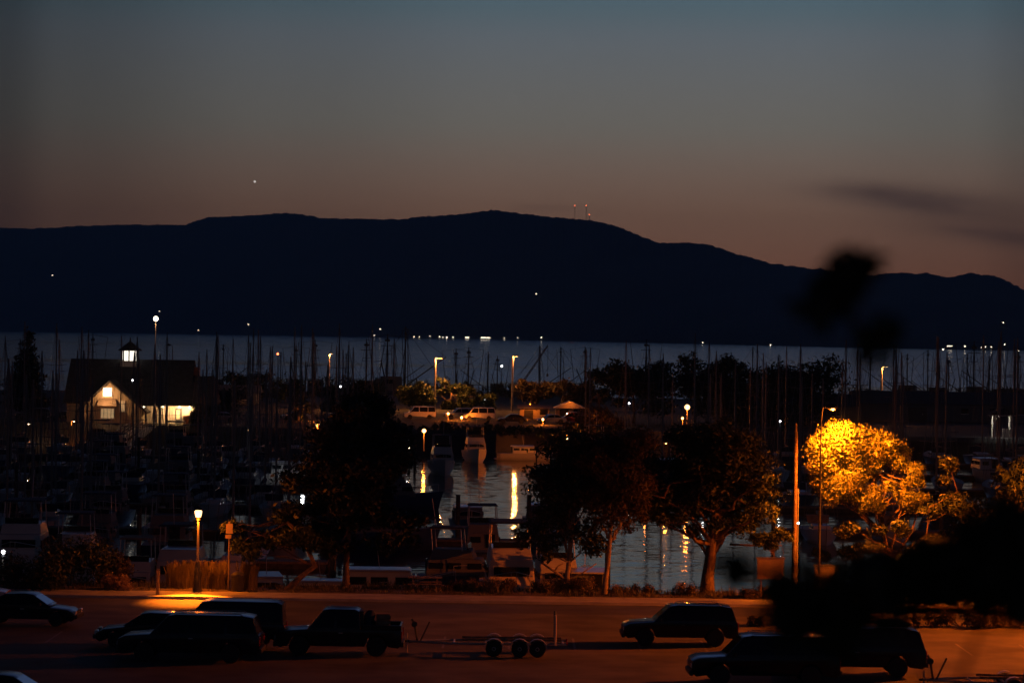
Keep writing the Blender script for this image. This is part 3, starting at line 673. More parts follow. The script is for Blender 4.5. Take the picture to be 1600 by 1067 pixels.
def trailer(label, pxa, pxb, d, group=None):
    xa, xb = X(pxa, d), X(pxb, d); Ln = xb - xa
    t = thing('boat_trailer', label, 'boat trailer', (xa, d, 3.0), 0, group)
    q = MB()
    for sg in (-1, 1): q.tube([(.1, 0, .5), (Ln * .28, sg * .75, .5), (Ln, sg * .75, .52)], .05, 5)
    for f in (.3, .5, .72, .98): q.tube([(Ln * f, -.75, .5), (Ln * f, .75, .5)], .045, 5)
    q.build('frame', 'galv', t)
    q = MB()
    for sg in (-1, 1): q.box((Ln * .66, sg * .42, .66), (Ln * .62, .1, .08)); 
    q.build('bunk', 'wood', t)
    MB().tube([(-.1, 0, .5), (.1, 0, .5), (.22, 0, .48)], [.03, .06, .06], 6).build('coupler', 'dkmetal', t)
    q = MB().tube([(.28 * Ln * .25, 0, .5), (.28 * Ln * .18, 0, 1.25), (.28 * Ln * .12, 0, 1.42)], .045, 6); q.tube([(.28 * Ln * .25 + .12, 0, .5), (.28 * Ln * .25 + .5, .0, 1.32)], .035, 6)
    q.build('winch_post', 'dkmetal', t)
    MB().lathe([(.12, -.1), (.05, -.08), (.05, .08), (.12, .1)], (.28 * Ln * .18, 0, 1.2), 10, axis='y').build('winch', 'dkmetal', t)
    MB().tube([(.05, -.15, .05), (.05, -.15, .85)], .03, 6).build('jack', 'galv', t)
    for i, f in enumerate((.55, .71, .82)):
        for sg in (-1, 1):
            x = Ln * f; w = MB().lathe([(.17, -.09), (.31, -.1), (.34, -.06), (.34, .06), (.31, .1), (.17, .09)], n=18, axis='y').build('wheel', 'rubber', t, loc=(x, sg * .98, .34), smooth=True)
            MB().lathe([(.17, -.05), (.06, -.1), (.05, .1), (.17, .05)], n=14, axis='y').build('rim', 'galv', w)
            fd = MB(); A = [PI * k / 8 for k in range(9)]
            for a, c in zip(A, A[1:]):
                pts = []
                for rr, yy_ in ((.41, -.14), (.41, .14), (.385, .14), (.385, -.14)): pts += [(x + rr * math.cos(a), sg * .98 + yy_, .36 + rr * math.sin(a)), (x + rr * math.cos(c), sg * .98 + yy_, .36 + rr * math.sin(c))]
                fd.add(pts, [(0, 1, 3, 2), (2, 3, 5, 4), (4, 5, 7, 6), (6, 7, 1, 0)])
            fd.build('fender', 'galv', t)
    for sg in (-1, 1): MB().tube([(Ln * .93, sg * .95, .5), (Ln * .93, sg * .95, 1.75)], .05, 7).build('guide_post', 'cream' if sg < 0 else 'alu', t); MB().box((Ln + .03, sg * .6, .56), (.06, .22, .1)).build('tail_light', 'tail', t)
    return t
trailer('empty boat trailer with upright guide post on the open lot behind the pickup', 634, 884, 118.2, 'boat trailers')
trailer('boat trailer cut by the bottom right corner, fenders glowing dull red', 1440, 1690, 107.3, 'boat trailers')

# ------------------------------------------------------------------ street furniture on the verge
def onv(px, d, z=3.1): return (X(px, d, z), d, z)
t = thing('bollard', 'pale timber bollard standing alone at the kerb left of the lantern', 'bollard', onv(246, 141.5, 3.11))
MB().box((0, 0, .6), (.17, .17, 1.2)).build('post', 'palebark', t, bevel=.02); MB().box((0, 0, 1.23), (.21, .21, .06), top=(.5, .5)).build('cap', 'palebark', t)
t = thing('sign_post', 'thin post carrying small parking sign in the grasses beside the litter bin', 'sign', onv(357, 144.2))
MB().tube([(0, 0, 0), (0, 0, 3.5)], .05, 7).build('post', 'wood', t); MB().box((-.0, -.06, 3.15), (.34, .02, .5), top=(1, 1)).build('plate', 'sign', t, bevel=.004); MB().box((-.05, -.06, 2.75), (.3, .02, .2)).build('plate', 'sign', t)
t = thing('litter_bin', 'dark round litter bin at the foot of the thin sign post', 'litter bin', onv(371, 143.9))
MB().lathe([(.26, 0), (.31, .05), (.33, .75), (.35, .8)], n=16).build('body', 'dkmetal', t, smooth=True); MB().lathe([(.36, .8), (.34, .88), (.2, .98), (.04, 1.0)], n=16).build('lid', 'dkmetal', t, smooth=True)
t = thing('picnic_table', 'picnic table with bench facing the open water', 'picnic table', onv(664, 145.2))
q = MB()
for k in range(5): q.box((0, -.36 + k * .18, .74), (1.7, .16, .05))
q.build('tabletop', 'wood', t)
for sg in (-1, 1):
    MB().box((0, sg * .68, .44), (1.7, .26, .05)).build('seat', 'wood', t)
    for sx in (-.6, .6): MB().tube([(sx, sg * .62, 0), (sx, sg * .2, .72)], .05, 4).build('leg', 'wood', t)
for sx in (-.6, .6): MB().box((sx, 0, .4), (.06, 1.5, .09)).build('brace', 'wood', t)
t = thing('sign_board', 'tan notice board on a single pale post right of the black SUV', 'sign', onv(1203, 144.0))
MB().tube([(-.48, 0, 0), (-.48, 0, 2.0)], .045, 7).build('post', 'palebark', t); MB().tube([(.48, 0, 0), (.48, 0, 2.0)], .045, 7).build('post', 'bark', t); MB().box((0, -.06, 1.5), (1.36, .06, 1.02)).build('panel', 'sign', t, bevel=.01); MB().box((0, -.07, 2.06), (1.46, .12, .08)).build('cap', 'wood', t)
t = thing('utility_cabinet', 'pale upright cabinet lit orange under the low leaves right of the pole', 'cabinet', onv(1287, 146.4))
MB().box((0, 0, .75), (1.0, .6, 1.5)).build('cabinet', 'cream', t, bevel=.02); MB().box((0, 0, 1.53), (1.1, .7, .07), top=(.9, .9)).build('roof', 'dkmetal', t); MB().box((.12, -.31, .75), (.6, .02, 1.2)).build('door', 'cream', t, bevel=.01); MB().box((-.1, -.33, .8), (.03, .03, .14)).build('handle', 'dkmetal', t)
t = thing('guard_rail', 'low dark guard rail behind the roof box SUV at the right', 'guard rail', (X(1430, 133), 133.2, 3.0))
for k in range(7): MB().box((-4.5 + k * 1.5, .08, .36), (.14, .14, .72)).build('post', 'pile', t)
MB().prism([(-4.8, .5), (4.8, .5), (4.8, .74), (-4.8, .74)], -.05, .0).build('rail', 'dkmetal', t, bevel=.01)

# grasses, shrubs
gx = [266, 276, 287, 297, 313, 324, 334, 344, 351, 379, 388, 396]
for i, px in enumerate(gx):
    q = MB(); c = onv(px, 145.0 + rnd.uniform(-.5, .4)); blades(q, (0, 0, 0), 130, rnd.uniform(1.0, 1.35), .2, .22, .012)
    for k in range(40):
        a = rnd.uniform(0, 2 * PI); r_ = .22 * rnd.random(); q.tube([(r_ * math.cos(a), r_ * math.sin(a), .7), (r_ * 1.8 * math.cos(a), r_ * 1.8 * math.sin(a), rnd.uniform(1.1, 1.5))], [.012, .02], 3)
    tag(q.build('feather_grass', 'grass', loc=c), 'tall clump of dry feather grass around the lantern and sign post', 'ornamental grass', 'clumps of tall dry grass')
shrub('low round shrub of pale flower heads at the kerb left of the bollard', 183, 143.8, 1.7, .85, 2600, .055, 'rose', 3.05)
shrub('taller reddish shrub in front of the grey covered boat', 178, 146.2, 1.9, 2.6, 3000, .08, 'rustleaf', 3.0)
shrub('large dark shrub left of the reddish one at the lot edge', 128, 145.5, 3.4, 2.6, 3200, .1, 'darkleaf', 3.0)
shrub('dark shrub at the left edge behind the sedan', 40, 143.8, 4.2, 2.2, 3200, .1, 'darkleaf', 3.0)
SHB = [(712, 145.8, 1.1, .6), (738, 145.6, 1.0, .7), (762, 145.2, 1.3, .85), (789, 145.4, 1.2, .75), (846, 145.6, 1.1, .65), (868, 145.8, 1.4, .85), (893, 145.6, 1.2, .8), (916, 145.7, 1.3, .85), (970, 145.4, 1.0, .7), (1003, 145.6, 1.2, .6), (1068, 145.4, 1.4, .75), (1085, 145.2, 1.0, .6), (1172, 143.9, 1.0, .8), (1196, 144.9, 1.0, .7), (1222, 143.9, 1.1, .75)]
for px, d, w, h in SHB: shrub('low dry bush on the bank top behind the road', px, d, w, h, 800, .06, rnd.choice(['rustleaf', 'grass', 'rustleaf']), 3.05, 'low bushes along the bank', k=6)
for px, d, w, h in ((1185, 131.5, 1.7, .45), (1455, 131.5, 2.3, .7), (1500, 132.2, 2.2, .9), (1540, 131.6, 2.0, .75), (1590, 132.4, 2.4, .9), (1370, 131.8, 2.2, .7), (1310, 132, 2.2, .8), (1265, 132.3, 2.0, .9)):
    shrub('low rust coloured bush in the planting strip right of the black SUV', px, d, w, h, 1300, .07, 'rustleaf', 3.0, 'planting strip bushes', k=7)

# ------------------------------------------------------------------ trees on the near bank
tree('evergreen_tree', 'broad black evergreen with straight trunk standing in front of the lit cabin cruiser', 146.2,
     [(540, 930), (541, 880), (545, 820), (552, 740), (560, 660)], [(572, 645, 56, 54), (562, 722, 104, 78), (600, 795, 108, 50), (505, 790, 80, 70), (575, 845, 104, 34), (655, 812, 44, 22)], 30000, .14, 3.05, .17, 'needle', clump=.28, nc=84, ylim=2.8)
tree('leaning_tree', 'leaning tree with orange lit leaves right of the thin sign post', 145.2,
     [(440, 930), (465, 905), (492, 884), (478, 850), (450, 815)], [(402, 856, 44, 20), (455, 830, 48, 36), (498, 850, 40, 32)], 5200, .11, 3.05, .17, 'leaf', clump=.36, nc=18, ylim=1.6,
     extra=[(352, 824, 7, -.5), (366, 823, 12, -.3), (378, 826, 8, 0), (374, 852, 14, -.3), (392, 862, 16, -.4)], limbs=[([(478, 850), (430, 845), (375, 850)], .05), ([(450, 815), (410, 822), (360, 826)], .04)])
tree('small_tree', 'small tree with low side limbs and short trunk right of the motor yacht', 145.8,
     [(884, 930), (886, 905), (889, 878), (893, 830), (900, 770)], [(888, 745, 76, 92), (918, 838, 60, 42), (850, 832, 46, 48)], 19000, .11, 3.05, .16, 'darkleaf', 'palebark', clump=.28, nc=60, ylim=2.4,
     limbs=[([(886, 905), (866, 892), (845, 878)], .075), ([(866, 892), (872, 884), (880, 880)], .05), ([(887, 902), (908, 896), (932, 880)], .045)])
tree('slender_tree', 'slender orange lit trunk with bulge half way up, left of the blue water gap', 144.6,
     [(943, 935), (947, 900), (950, 880), (953, 845), (956, 790), (955, 720)], [(966, 738, 70, 92), (985, 812, 46, 28)], 16000, .11, 3.05, .145, 'rustleaf', 'palebark', clump=.28, nc=52, ylim=2.2,
     limbs=[([(953, 845), (948, 832), (944, 820)], .06), ([(953, 850), (962, 835), (974, 815)], .05)])
tree('spreading_tree', 'big spreading tree with thick forked trunk standing before the blue water', 148.0,
     [(1104, 940), (1106, 900), (1110, 872), (1112, 850), (1118, 800), (1112, 740)], [(1092, 722, 106, 84), (1035, 800, 70, 32), (1170, 778, 62, 60), (1105, 806, 84, 44), (1010, 765, 50, 50)], 36000, .11, 2.7, .36, 'darkleaf', 'bark', clump=.25, nc=110, ylim=3.2,
     limbs=[([(1108, 872), (1096, 852), (1080, 838)], .12), ([(1110, 868), (1126, 846), (1140, 815)], .2), ([(1112, 850), (1080, 812), (1010, 800)], .08), ([(1140, 850), (1180, 852), (1222, 852)], .06)],
     extra=[(1030, 805, 16, -1), (1000, 808, 12, -1), (1160, 820, 20, -.5)])
tree('low_foliage', 'lit low limb of the spreading tree left of the bare pole, added as separate lighter leaves', 144.4, [(1216, 935), (1214, 900), (1208, 865)], [(1200, 842, 28, 13), (1186, 846, 16, 9), (1222, 834, 18, 11), (1205, 852, 22, 9)], 4600, .085, 3.1, .05, 'leaf', clump=.5, nc=30, ylim=.8)  # lit limb of the spreading tree, added as its own plant with paler leaves
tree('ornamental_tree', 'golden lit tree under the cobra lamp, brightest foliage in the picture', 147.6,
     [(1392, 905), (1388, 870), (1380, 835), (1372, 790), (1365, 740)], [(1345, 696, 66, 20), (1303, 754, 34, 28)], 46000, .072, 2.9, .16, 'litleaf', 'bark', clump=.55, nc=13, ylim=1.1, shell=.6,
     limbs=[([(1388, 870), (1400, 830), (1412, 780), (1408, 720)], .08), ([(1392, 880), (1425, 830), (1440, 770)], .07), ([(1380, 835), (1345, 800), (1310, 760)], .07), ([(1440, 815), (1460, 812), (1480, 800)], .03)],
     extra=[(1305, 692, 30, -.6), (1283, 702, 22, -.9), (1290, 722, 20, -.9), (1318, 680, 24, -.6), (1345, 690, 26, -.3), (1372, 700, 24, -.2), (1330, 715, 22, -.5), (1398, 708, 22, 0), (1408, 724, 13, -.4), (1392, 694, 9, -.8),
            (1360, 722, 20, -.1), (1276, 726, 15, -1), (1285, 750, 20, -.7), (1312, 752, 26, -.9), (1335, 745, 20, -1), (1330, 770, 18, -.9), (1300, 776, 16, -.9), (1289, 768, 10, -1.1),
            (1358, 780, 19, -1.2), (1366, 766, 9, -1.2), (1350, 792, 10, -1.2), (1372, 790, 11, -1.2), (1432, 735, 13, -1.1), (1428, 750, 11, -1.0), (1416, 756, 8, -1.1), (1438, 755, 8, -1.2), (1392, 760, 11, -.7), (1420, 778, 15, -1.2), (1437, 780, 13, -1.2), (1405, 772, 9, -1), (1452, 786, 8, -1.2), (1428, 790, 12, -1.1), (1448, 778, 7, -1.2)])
tree('low_foliage', 'small low tree with dull orange leaves over the pale cabinet', 147.6, [(1318, 915), (1320, 895), (1322, 875)], [(1290, 868, 24, 12), (1335, 866, 36, 18), (1300, 885, 26, 10)], 2600, .1, 2.9, .07, 'leaf', clump=.45, nc=14, ylim=1,
     limbs=[([(1320, 895), (1300, 880), (1280, 868)], .035)])
tree('dark_tree', 'black tree filling the right edge behind the guard rail', 152, [(1560, 930), (1560, 880), (1555, 820)], [(1545, 820, 80, 76), (1600, 780, 60, 90), (1490, 850, 50, 40)], 11000, .15, 2.6, .2, 'darkleaf', clump=.34, nc=40, ylim=2.5)
tree('dark_tree', 'black bushy tree between the golden tree and the guard rail, with dark leaves added as crown shade', 146.0, [(1440, 930), (1442, 900), (1448, 870)], [(1450, 880, 70, 44), (1385, 895, 60, 34), (1510, 890, 60, 46), (1340, 838, 66, 26), (1420, 835, 60, 26), (1490, 745, 34, 42), (1488, 800, 40, 34), (1380, 862, 70, 24)], 16000, .11, 2.9, .12, 'darkleaf', clump=.36, nc=40, ylim=1.6)  # some dark clumps added over the golden tree for its unlit crown and foot

# ------------------------------------------------------------------ leafy tree close to the camera (out of focus)
d0 = 7.0; b0 = Vector((X(1480, d0, 12), d0 + .4, 3.0)); nt_ = thing('young_tree', 'out of focus dark leafy tree top close to the viewer at the right', 'tree', b0)
tb = MB(); jn = P(1480, 1120, d0 + .2)
tb.tube([b0 + Vector((0, 0, -.2)), b0 + Vector((.1, 0, 4)), b0 + Vector((-.05, -.05, 8)), Vector((b0.x, b0.y - .1, 12)), jn], [.11, .09, .07, .045, .02], 9)
TW = [[(1480, 1120), (1420, 1000), (1370, 880), (1352, 760), (1350, 640), (1345, 560), (1330, 470), (1338, 412)], [(1370, 880), (1330, 930), (1260, 950)], [(1480, 1120), (1530, 980), (1560, 900)], [(1420, 1000), (1330, 990), (1230, 960)], [(1370, 880), (1300, 870), (1150, 890)], [(1345, 560), (1365, 540), (1385, 515)], [(1330, 470), (1300, 470), (1275, 478)]]
for w in TW:
    L_ = [P(x, y, d0 + rnd.uniform(-.06, .06)) for x, y in w]; L_[0] = P(*w[0], d0); n_ = len(L_)
    tb.tube(L_, [.009 * (1 - .7 * i / n_) for i in range(n_)], 5)
tb.build('trunk', 'bark', nt_, origin=b0, smooth='all')
cl = []
def ncl(px, py, rpx, do=0): 
    r = rpx / F * d0; cl.append((P(px, py, d0 + do), (r, r, r)))
for a in ((1336, 418, 24), (1318, 440, 30), (1300, 462, 32), (1285, 480, 26), (1340, 440, 16), (1310, 425, 22), (1372, 528, 20), (1350, 540, 18), (1385, 518, 12)): ncl(*a)
CORE = list(cl)
cl = []
for a in ((1225, 905, 24), (1222, 935, 28), (1228, 968, 30), (1250, 950, 36), (1275, 930, 36), (1262, 980, 34), (1295, 962, 40), (1320, 940, 40), (1320, 985, 30), (1345, 915, 40), (1375, 900, 40), (1375, 940, 36), (1415, 890, 44), (1415, 930, 34), (1460, 885, 46), (1460, 925, 36), (1505, 880, 48), (1510, 920, 40), (1550, 870, 50), (1560, 915, 44), (1595, 860, 52), (1600, 910, 46), (1590, 945, 30), (1540, 835, 36), (1585, 815, 40), (1150, 893, 20), (1135, 878, 13)): ncl(*a, rnd.uniform(-.12, .12))
leaves('foliage', 'darkleaf', nt_, b0, CORE, 560, .028, shell=.2)
leaves('foliage', 'darkleaf', nt_, b0, cl, 3000, .03, shell=.2)

# ================================================================== SPIT ACROSS THE BASIN
q = MB(); xs = [-190 + 4 * i for i in range(96)]
def edge(x): return 392 + 12 * noise.noise(Vector((x * .02, 3, 0))) + (40 if 0 < x < 14 else 0) * .3
prof = [(-3.5, -.8), (0, .6), (3.5, 2.2), (6, 2.8), (60, 2.8), (140, 2.8), (228, 2.7), (236, .8), (240, -.8)]
for dy, z in prof:
    for x in xs: q.v.append((x, edge(x) + dy + noise.noise(Vector((x * .3, dy, 2))) * (.6 if dy < 6 else .1), z + noise.noise(Vector((x * .4, dy, 7))) * (.35 if dy < 5 else .03)))
n_ = len(xs); q.f = [(j * n_ + i, j * n_ + i + 1, (j + 1) * n_ + i + 1, (j + 1) * n_ + i) for j in range(len(prof) - 1) for i in range(n_ - 1)]
struct(q.build('spit_ground', 'spit'))

# harbour building with lit cupola
K = 407 / F
hb = Vector((X(198, 412, SP), 408, SP))
def hx(px): return X(px, 408, SP + 3) - hb.x
hz_ = lambda py, px=198: P(px, py, 408).z - SP
B = thing('harbour_building', 'gabled harbour building with glowing cupola and lit porch', 'building', hb)
x0, x1 = hx(99), hx(296); ze, zr = hz_(627), hz_(562)
MB().box(((x0 + x1) / 2, 6.5, ze / 2), (x1 - x0 - .8, 12, ze)).build('wall', 'siding', B)
q = MB().add([(x0, -.6, ze - .15), (x1, -.6, ze - .15), (x1, 6.5, zr), (x0, 6.5, zr), (x0, 13.6, ze - .15), (x1, 13.6, ze - .15), (x0, -.6, ze - .4), (x1, -.6, ze - .4), (x1, 6.5, zr - .25), (x0, 6.5, zr - .25), (x0, 13.6, ze - .4), (x1, 13.6, ze - .4)],
              [(0, 1, 2, 3), (3, 2, 5, 4), (7, 6, 9, 8), (8, 9, 10, 11), (0, 6, 7, 1), (4, 5, 11, 10), (0, 3, 9, 6), (3, 4, 10, 9), (1, 7, 8, 2), (2, 8, 11, 5)])
rf = q.build('roof', 'shingle', B)
# front gable
ga, gb, gx_ = hx(128), hx(232), hx(176); gz = hz_(597, 172); ge = hz_(637, 130)
MB().prism([(ga + .5, 0), (gb - .5, 0), (gb - .5, ge), (gx_, gz), (ga + .5, ge)], -3.6, -.3).build('gable_wall', 'siding', B)
q = MB()
for xa, xb_ in ((ga - .3, gx_), (gb + .3, gx_)):
    q.add([(xa, -4.2, ge - .35), (xb_, -4.2, gz + .35), (xb_, 4, gz + .35), (xa, 4, ge - .35), (xa, -4.2, ge - .6), (xb_, -4.2, gz + .1), (xb_, 4, gz + .1), (xa, 4, ge - .6)], [(0, 1, 2, 3), (7, 6, 5, 4), (0, 4, 5, 1), (1, 5, 6, 2), (2, 6, 7, 3), (3, 7, 4, 0)])
q.build('gable_roof', 'shingle', B)
def litwin(xa, xb_, za, zb_, y, m='glowwin', bars=1):
    w = MB().box(((xa + xb_) / 2, y, (za + zb_) / 2), (xb_ - xa, .06, zb_ - za)).build('window', m, B)
    f = MB()
    for xx in (xa, xb_): f.box((xx, y - .03, (za + zb_) / 2), (.12, .12, zb_ - za + .24))
    for zz in (za, zb_): f.box(((xa + xb_) / 2, y - .03, zz), (xb_ - xa, .1, .12))
    if bars:
        for k in range(1, bars + 1): f.box((xa + (xb_ - xa) * k / (bars + 1), y - .045, (za + zb_) / 2), (.05, .05, zb_ - za - .1))
        f.box(((xa + xb_) / 2, y - .04, (za + zb_) / 2), (xb_ - xa - .1, .04, .05))
    f.build('frame', 'trim', w)
litwin(hx(166), hx(180), hz_(619), hz_(605), -3.66)
litwin(hx(163), hx(184), hz_(653), hz_(637), -3.66, 'glowdoor', 3)
litwin(hx(193), hx(200), hz_(642), hz_(626), -3.66, 'glowdoor', 1)
MB().add([(hx(160), -3.62, hz_(622)), (hx(187), -3.62, hz_(622)), (hx(189), -4.9, hz_(633)), (hx(158), -4.9, hz_(633)), (hx(160), -3.62, hz_(622) - .05), (hx(187), -3.62, hz_(622) - .05), (hx(189), -4.9, hz_(633) - .05), (hx(158), -4.9, hz_(633) - .05)], [(0, 1, 2, 3), (7, 6, 5, 4), (0, 4, 5, 1), (1, 5, 6, 2), (2, 6, 7, 3), (3, 7, 4, 0)]).build('awning', 'tancanvas', B)
light(B, (hx(173), -5.6, hz_(616)), 420, (1, .50, .2), .1)
# right wing with porch
wa, wb = hx(222), hx(334); wr, we = hz_(587), hz_(629)
MB().box(((wa + wb) / 2 - .6, 4.2, we / 2), (wb - wa - 2.5, 8, we)).build('wing_wall', 'trim', B)
q = MB().add([(wa, -2.4, we - .1), (wb, -2.4, we - .1), (wb - .5, 5, wr), (wa, 5, wr), (wa, 10, we), (wb, 10, we), (wa, -2.4, we - .35), (wb, -2.4, we - .35)], [(0, 1, 2, 3), (3, 2, 5, 4), (0, 6, 7, 1), (6, 4, 5, 7), (0, 3, 4, 6), (1, 7, 5, 2)])
q.build('wing_roof', 'shingle', B)
for px in (246, 264, 307): MB().box((hx(px), -2.0, we / 2 - .2), (.2, .2, we - .4)).build('porch_post', 'brick', B)
d_ = MB().box((hx(279), .16, 1.1), (.95, .08, 2.2)).build('door', 'shed', B); MB().box((hx(279) - .1, .10, 1.3), (.5, .04, 1.3)).build('pane', 'glowdoor', d_); MB().box((hx(279) + .38, .09, 1.05), (.05, .06, .16)).build('handle', 'galv', d_)
MB().box((hx(296), -.6, .6), (1.5, 1.2, 1.2)).build('planter', 'brick', B)
for px, p_ in ((228, 620), (280, 760), (296, 760), (254, 240)):
    sc_ = MB().lathe([(.03, -.12), (.1, -.06), (.14, .04), (.05, .14)], (hx(px), .02 if px > 230 else -2.2, we - .55), 10).build('wall_lamp', 'warmbulb', B)
    MB().lathe([(.22, .14), (.14, .2), (.03, .24)], (hx(px), .02 if px > 230 else -2.2, we - .55), 10).build('shade', 'dkmetal', sc_)
    light(B, (hx(px), -1.1 if px > 230 else -2.7, we - .72), p_ * .42, (1, .54, .21), .08)
# cupola
cx = 0.0; cz0 = hz_(566); cz1 = hz_(548)
MB().box((cx, 6.5, cz0 - .7), (2.5, 2.5, 1.7)).build('cupola_base', 'trim', B)
cw = MB().lathe([(1.1, cz0), (1.1, cz1)], (cx, 6.5, 0), 8).build('cupola_glazing', 'glowwin', B)
q = MB()
for k in range(8):
    a = k * PI / 4; q.box((cx + 1.16 * math.cos(a), 6.5 + 1.16 * math.sin(a), (cz0 + cz1) / 2), (.17, .17, cz1 - cz0))
    a += PI / 8; q.tube([(cx + 1.05 * math.cos(a), 6.5 + 1.05 * math.sin(a), cz0), (cx + 1.05 * math.cos(a), 6.5 + 1.05 * math.sin(a), cz1)], .03, 4)
q.build('mullion', 'dkmetal', cw)
MB().lathe([(1.75, cz1 - .05), (1.72, cz1 + .08), (.8, cz1 + .8), (.12, cz1 + 1.3), (.05, cz1 + 1.9)], (cx, 6.5, 0), 8).build('cupola_roof', 'shingle', B)
t = thing('chimney_stack', 'low pale rooftop box lit red on the ridge right of the tall lamp', 'vent', (hb.x + hx(295), 415, SP + wr - .2))
MB().box((0, 0, .7), (1.4, 1.0, 1.4)).build('stack', 'brick', t); MB().box((0, 0, 1.45), (1.6, 1.2, .12)).build('cap', 'concrete', t)

# boat ramp with railings in front of the building
def gangway(label, a, b_, w=1.4):
    a, b_ = Vector(a), Vector(b_); t = thing('gangway', label, 'gangway', a); v_ = b_ - a; n2_ = Vector((-v_.y, v_.x, 0)).normalized() * w / 2
    q = MB(); q.add([-n2_, n2_, v_ + n2_, v_ - n2_, -n2_ - Vector((0, 0, .12)), n2_ - Vector((0, 0, .12)), v_ + n2_ - Vector((0, 0, .12)), v_ - n2_ - Vector((0, 0, .12))], [(0, 1, 2, 3), (7, 6, 5, 4), (0, 4, 5, 1), (1, 5, 6, 2), (2, 6, 7, 3), (3, 7, 4, 0)]); q.build('deck', 'deck', t)
    for sg in (-1, 1):
        q = MB(); o = n2_ * sg
        for h_ in (.55, 1.05): q.tube([o + Vector((0, 0, h_)), v_ + o + Vector((0, 0, h_))], .035, 5)
        for k in range(9): q.tube([o + v_ * (k / 8), o + v_ * (k / 8) + Vector((0, 0, 1.05))], .03, 4)
        q.build('railing', 'galv', t)
gangway('sloping gangway with pale railings below the lit shopfront', (X(170, 380, .6), 380, .6), (X(222, 396, 2.9), 396.5, 2.9))
gangway('second gangway with pale railings beside the first, right of it', (X(196, 376, .6), 376, .6), (X(236, 395, 2.9), 395.5, 2.9))
t = thing('life_ring_stand', 'pale hooped ladder rail on the float lit orange below the porch', 'ladder rail', (X(290, 372, .6), 372, .6))
for o in (0, .5): MB().tube([(o, 0, 0), (o, 0, 1.3), (o - .1, 0, 1.7), (o - .45, 0, 1.85), (o - .8, 0, 1.7)], .07, 7).build('hoop', 'cream', t)
MB().box((0, 0, .06), (1.4, .8, .12)).build('base', 'wood', t)
lg = light(t, (-.5, -1.2, 1.9), 90, SODFAR, .08); MB().lathe([(.05, 1.9), (.16, 2.0), (.12, 2.12), (.03, 2.16)], (-.5, -1.2, 0), 8).build('lamp_shade', 'dkmetal', t); MB().tube([(-.5, -1.2, 0), (-.5, -1.24, 1.9)], .03, 5).build('lamp_post', 'dkmetal', t)

# other buildings
def shed(label, pxa, pxb, d, zt, dep, wallm='shed', win=(), roofm='ledge', nm='boat_shed', eave=.62, axis='x'):
    xa, xb_ = X(pxa, d, SP), X(pxb, d, SP); w = xb_ - xa; t = thing(nm, label, 'building', (xa, d, SP)); h = zt - SP; e = h * eave
    MB().box((w / 2, dep / 2, e / 2), (w, dep, e)).build('wall', wallm, t)
    if axis == 'x':
        MB().add([(-.4, -.4, e - .1), (w + .4, -.4, e - .1), (w + .4, dep / 2, h), (-.4, dep / 2, h), (-.4, dep + .4, e - .1), (w + .4, dep + .4, e - .1)], [(0, 1, 2, 3), (3, 2, 5, 4), (0, 3, 4), (1, 5, 2), (0, 4, 5, 1)]).build('roof', roofm, t)
    else:
        MB().prism([(-.4, e - .15), (w + .4, e - .15), (w / 2, h)], -.5, dep + .4).build('roof', roofm, t)
    q = MB().box((w * .3, -.03, e * .4), (min(3, w * .3), .08, e * .8)); dd = q.build('door', 'dkmetal', t); MB().box((w * .3 + .8, -.1, e * .4), (.08, .06, .3)).build('handle', 'galv', dd)
    for f in win:
        o = MB().box((w * f, -.04, e * .62), (1.1, .08, .9)).build('window', 'darkglass', t); MB().box((w * f, -.05, e * .62 - .5), (1.3, .16, .08)).build('sill', 'trim', o)
    return t
shed('long dark warehouse with flat ridge at the right under the masts', 1345, 1640, 470, 7.6, 22, win=(.55, .7, .85), roofm='shingle')
shed('dark boat shed behind the golden tree and cobra lamp', 1170, 1340, 450, 7.4, 16, win=(.6, .8), roofm='shingle')
hut = shed('small gabled hut lit orange right of the middle, bright roof edge', 868, 912, 462, 5.6, 5, 'siding', (.75,), 'trim', 'harbour_hut', .62, 'y')
wl = shed('low orange lit shed with broad wall left of the small gabled hut', 812, 858, 455, 5.0, 4, 'siding', (.8,), 'ledge', 'harbour_shed', .8)
light(wl, (1.6, -1.6, 2.3), 420, SODFAR, .1); MB().lathe([(.04, 2.36), (.2, 2.4), (.15, 2.52), (.03, 2.56)], (1.6, -1.6, 0), 8).build('lamp_shade', 'dkmetal', wl); MB().tube([(1.6, -1.64, 2.5), (1.6, 0, 2.6)], .03, 5).build('lamp_arm', 'dkmetal', wl)
light(hut, (2.2, -1.8, 2.6), 70, SODFAR, .1); MB().lathe([(.04, 2.68), (.2, 2.72), (.15, 2.82), (.03, 2.86)], (2.2, -1.8, 0), 8).build('lamp_shade', 'dkmetal', hut); MB().tube([(2.2, -1.84, 2.8), (2.2, 0, 2.9)], .03, 5).build('lamp_arm', 'dkmetal', hut)
shed('flat dark shed low behind the left masts', 300, 400, 520, 6.2, 10, win=(.5, .8))
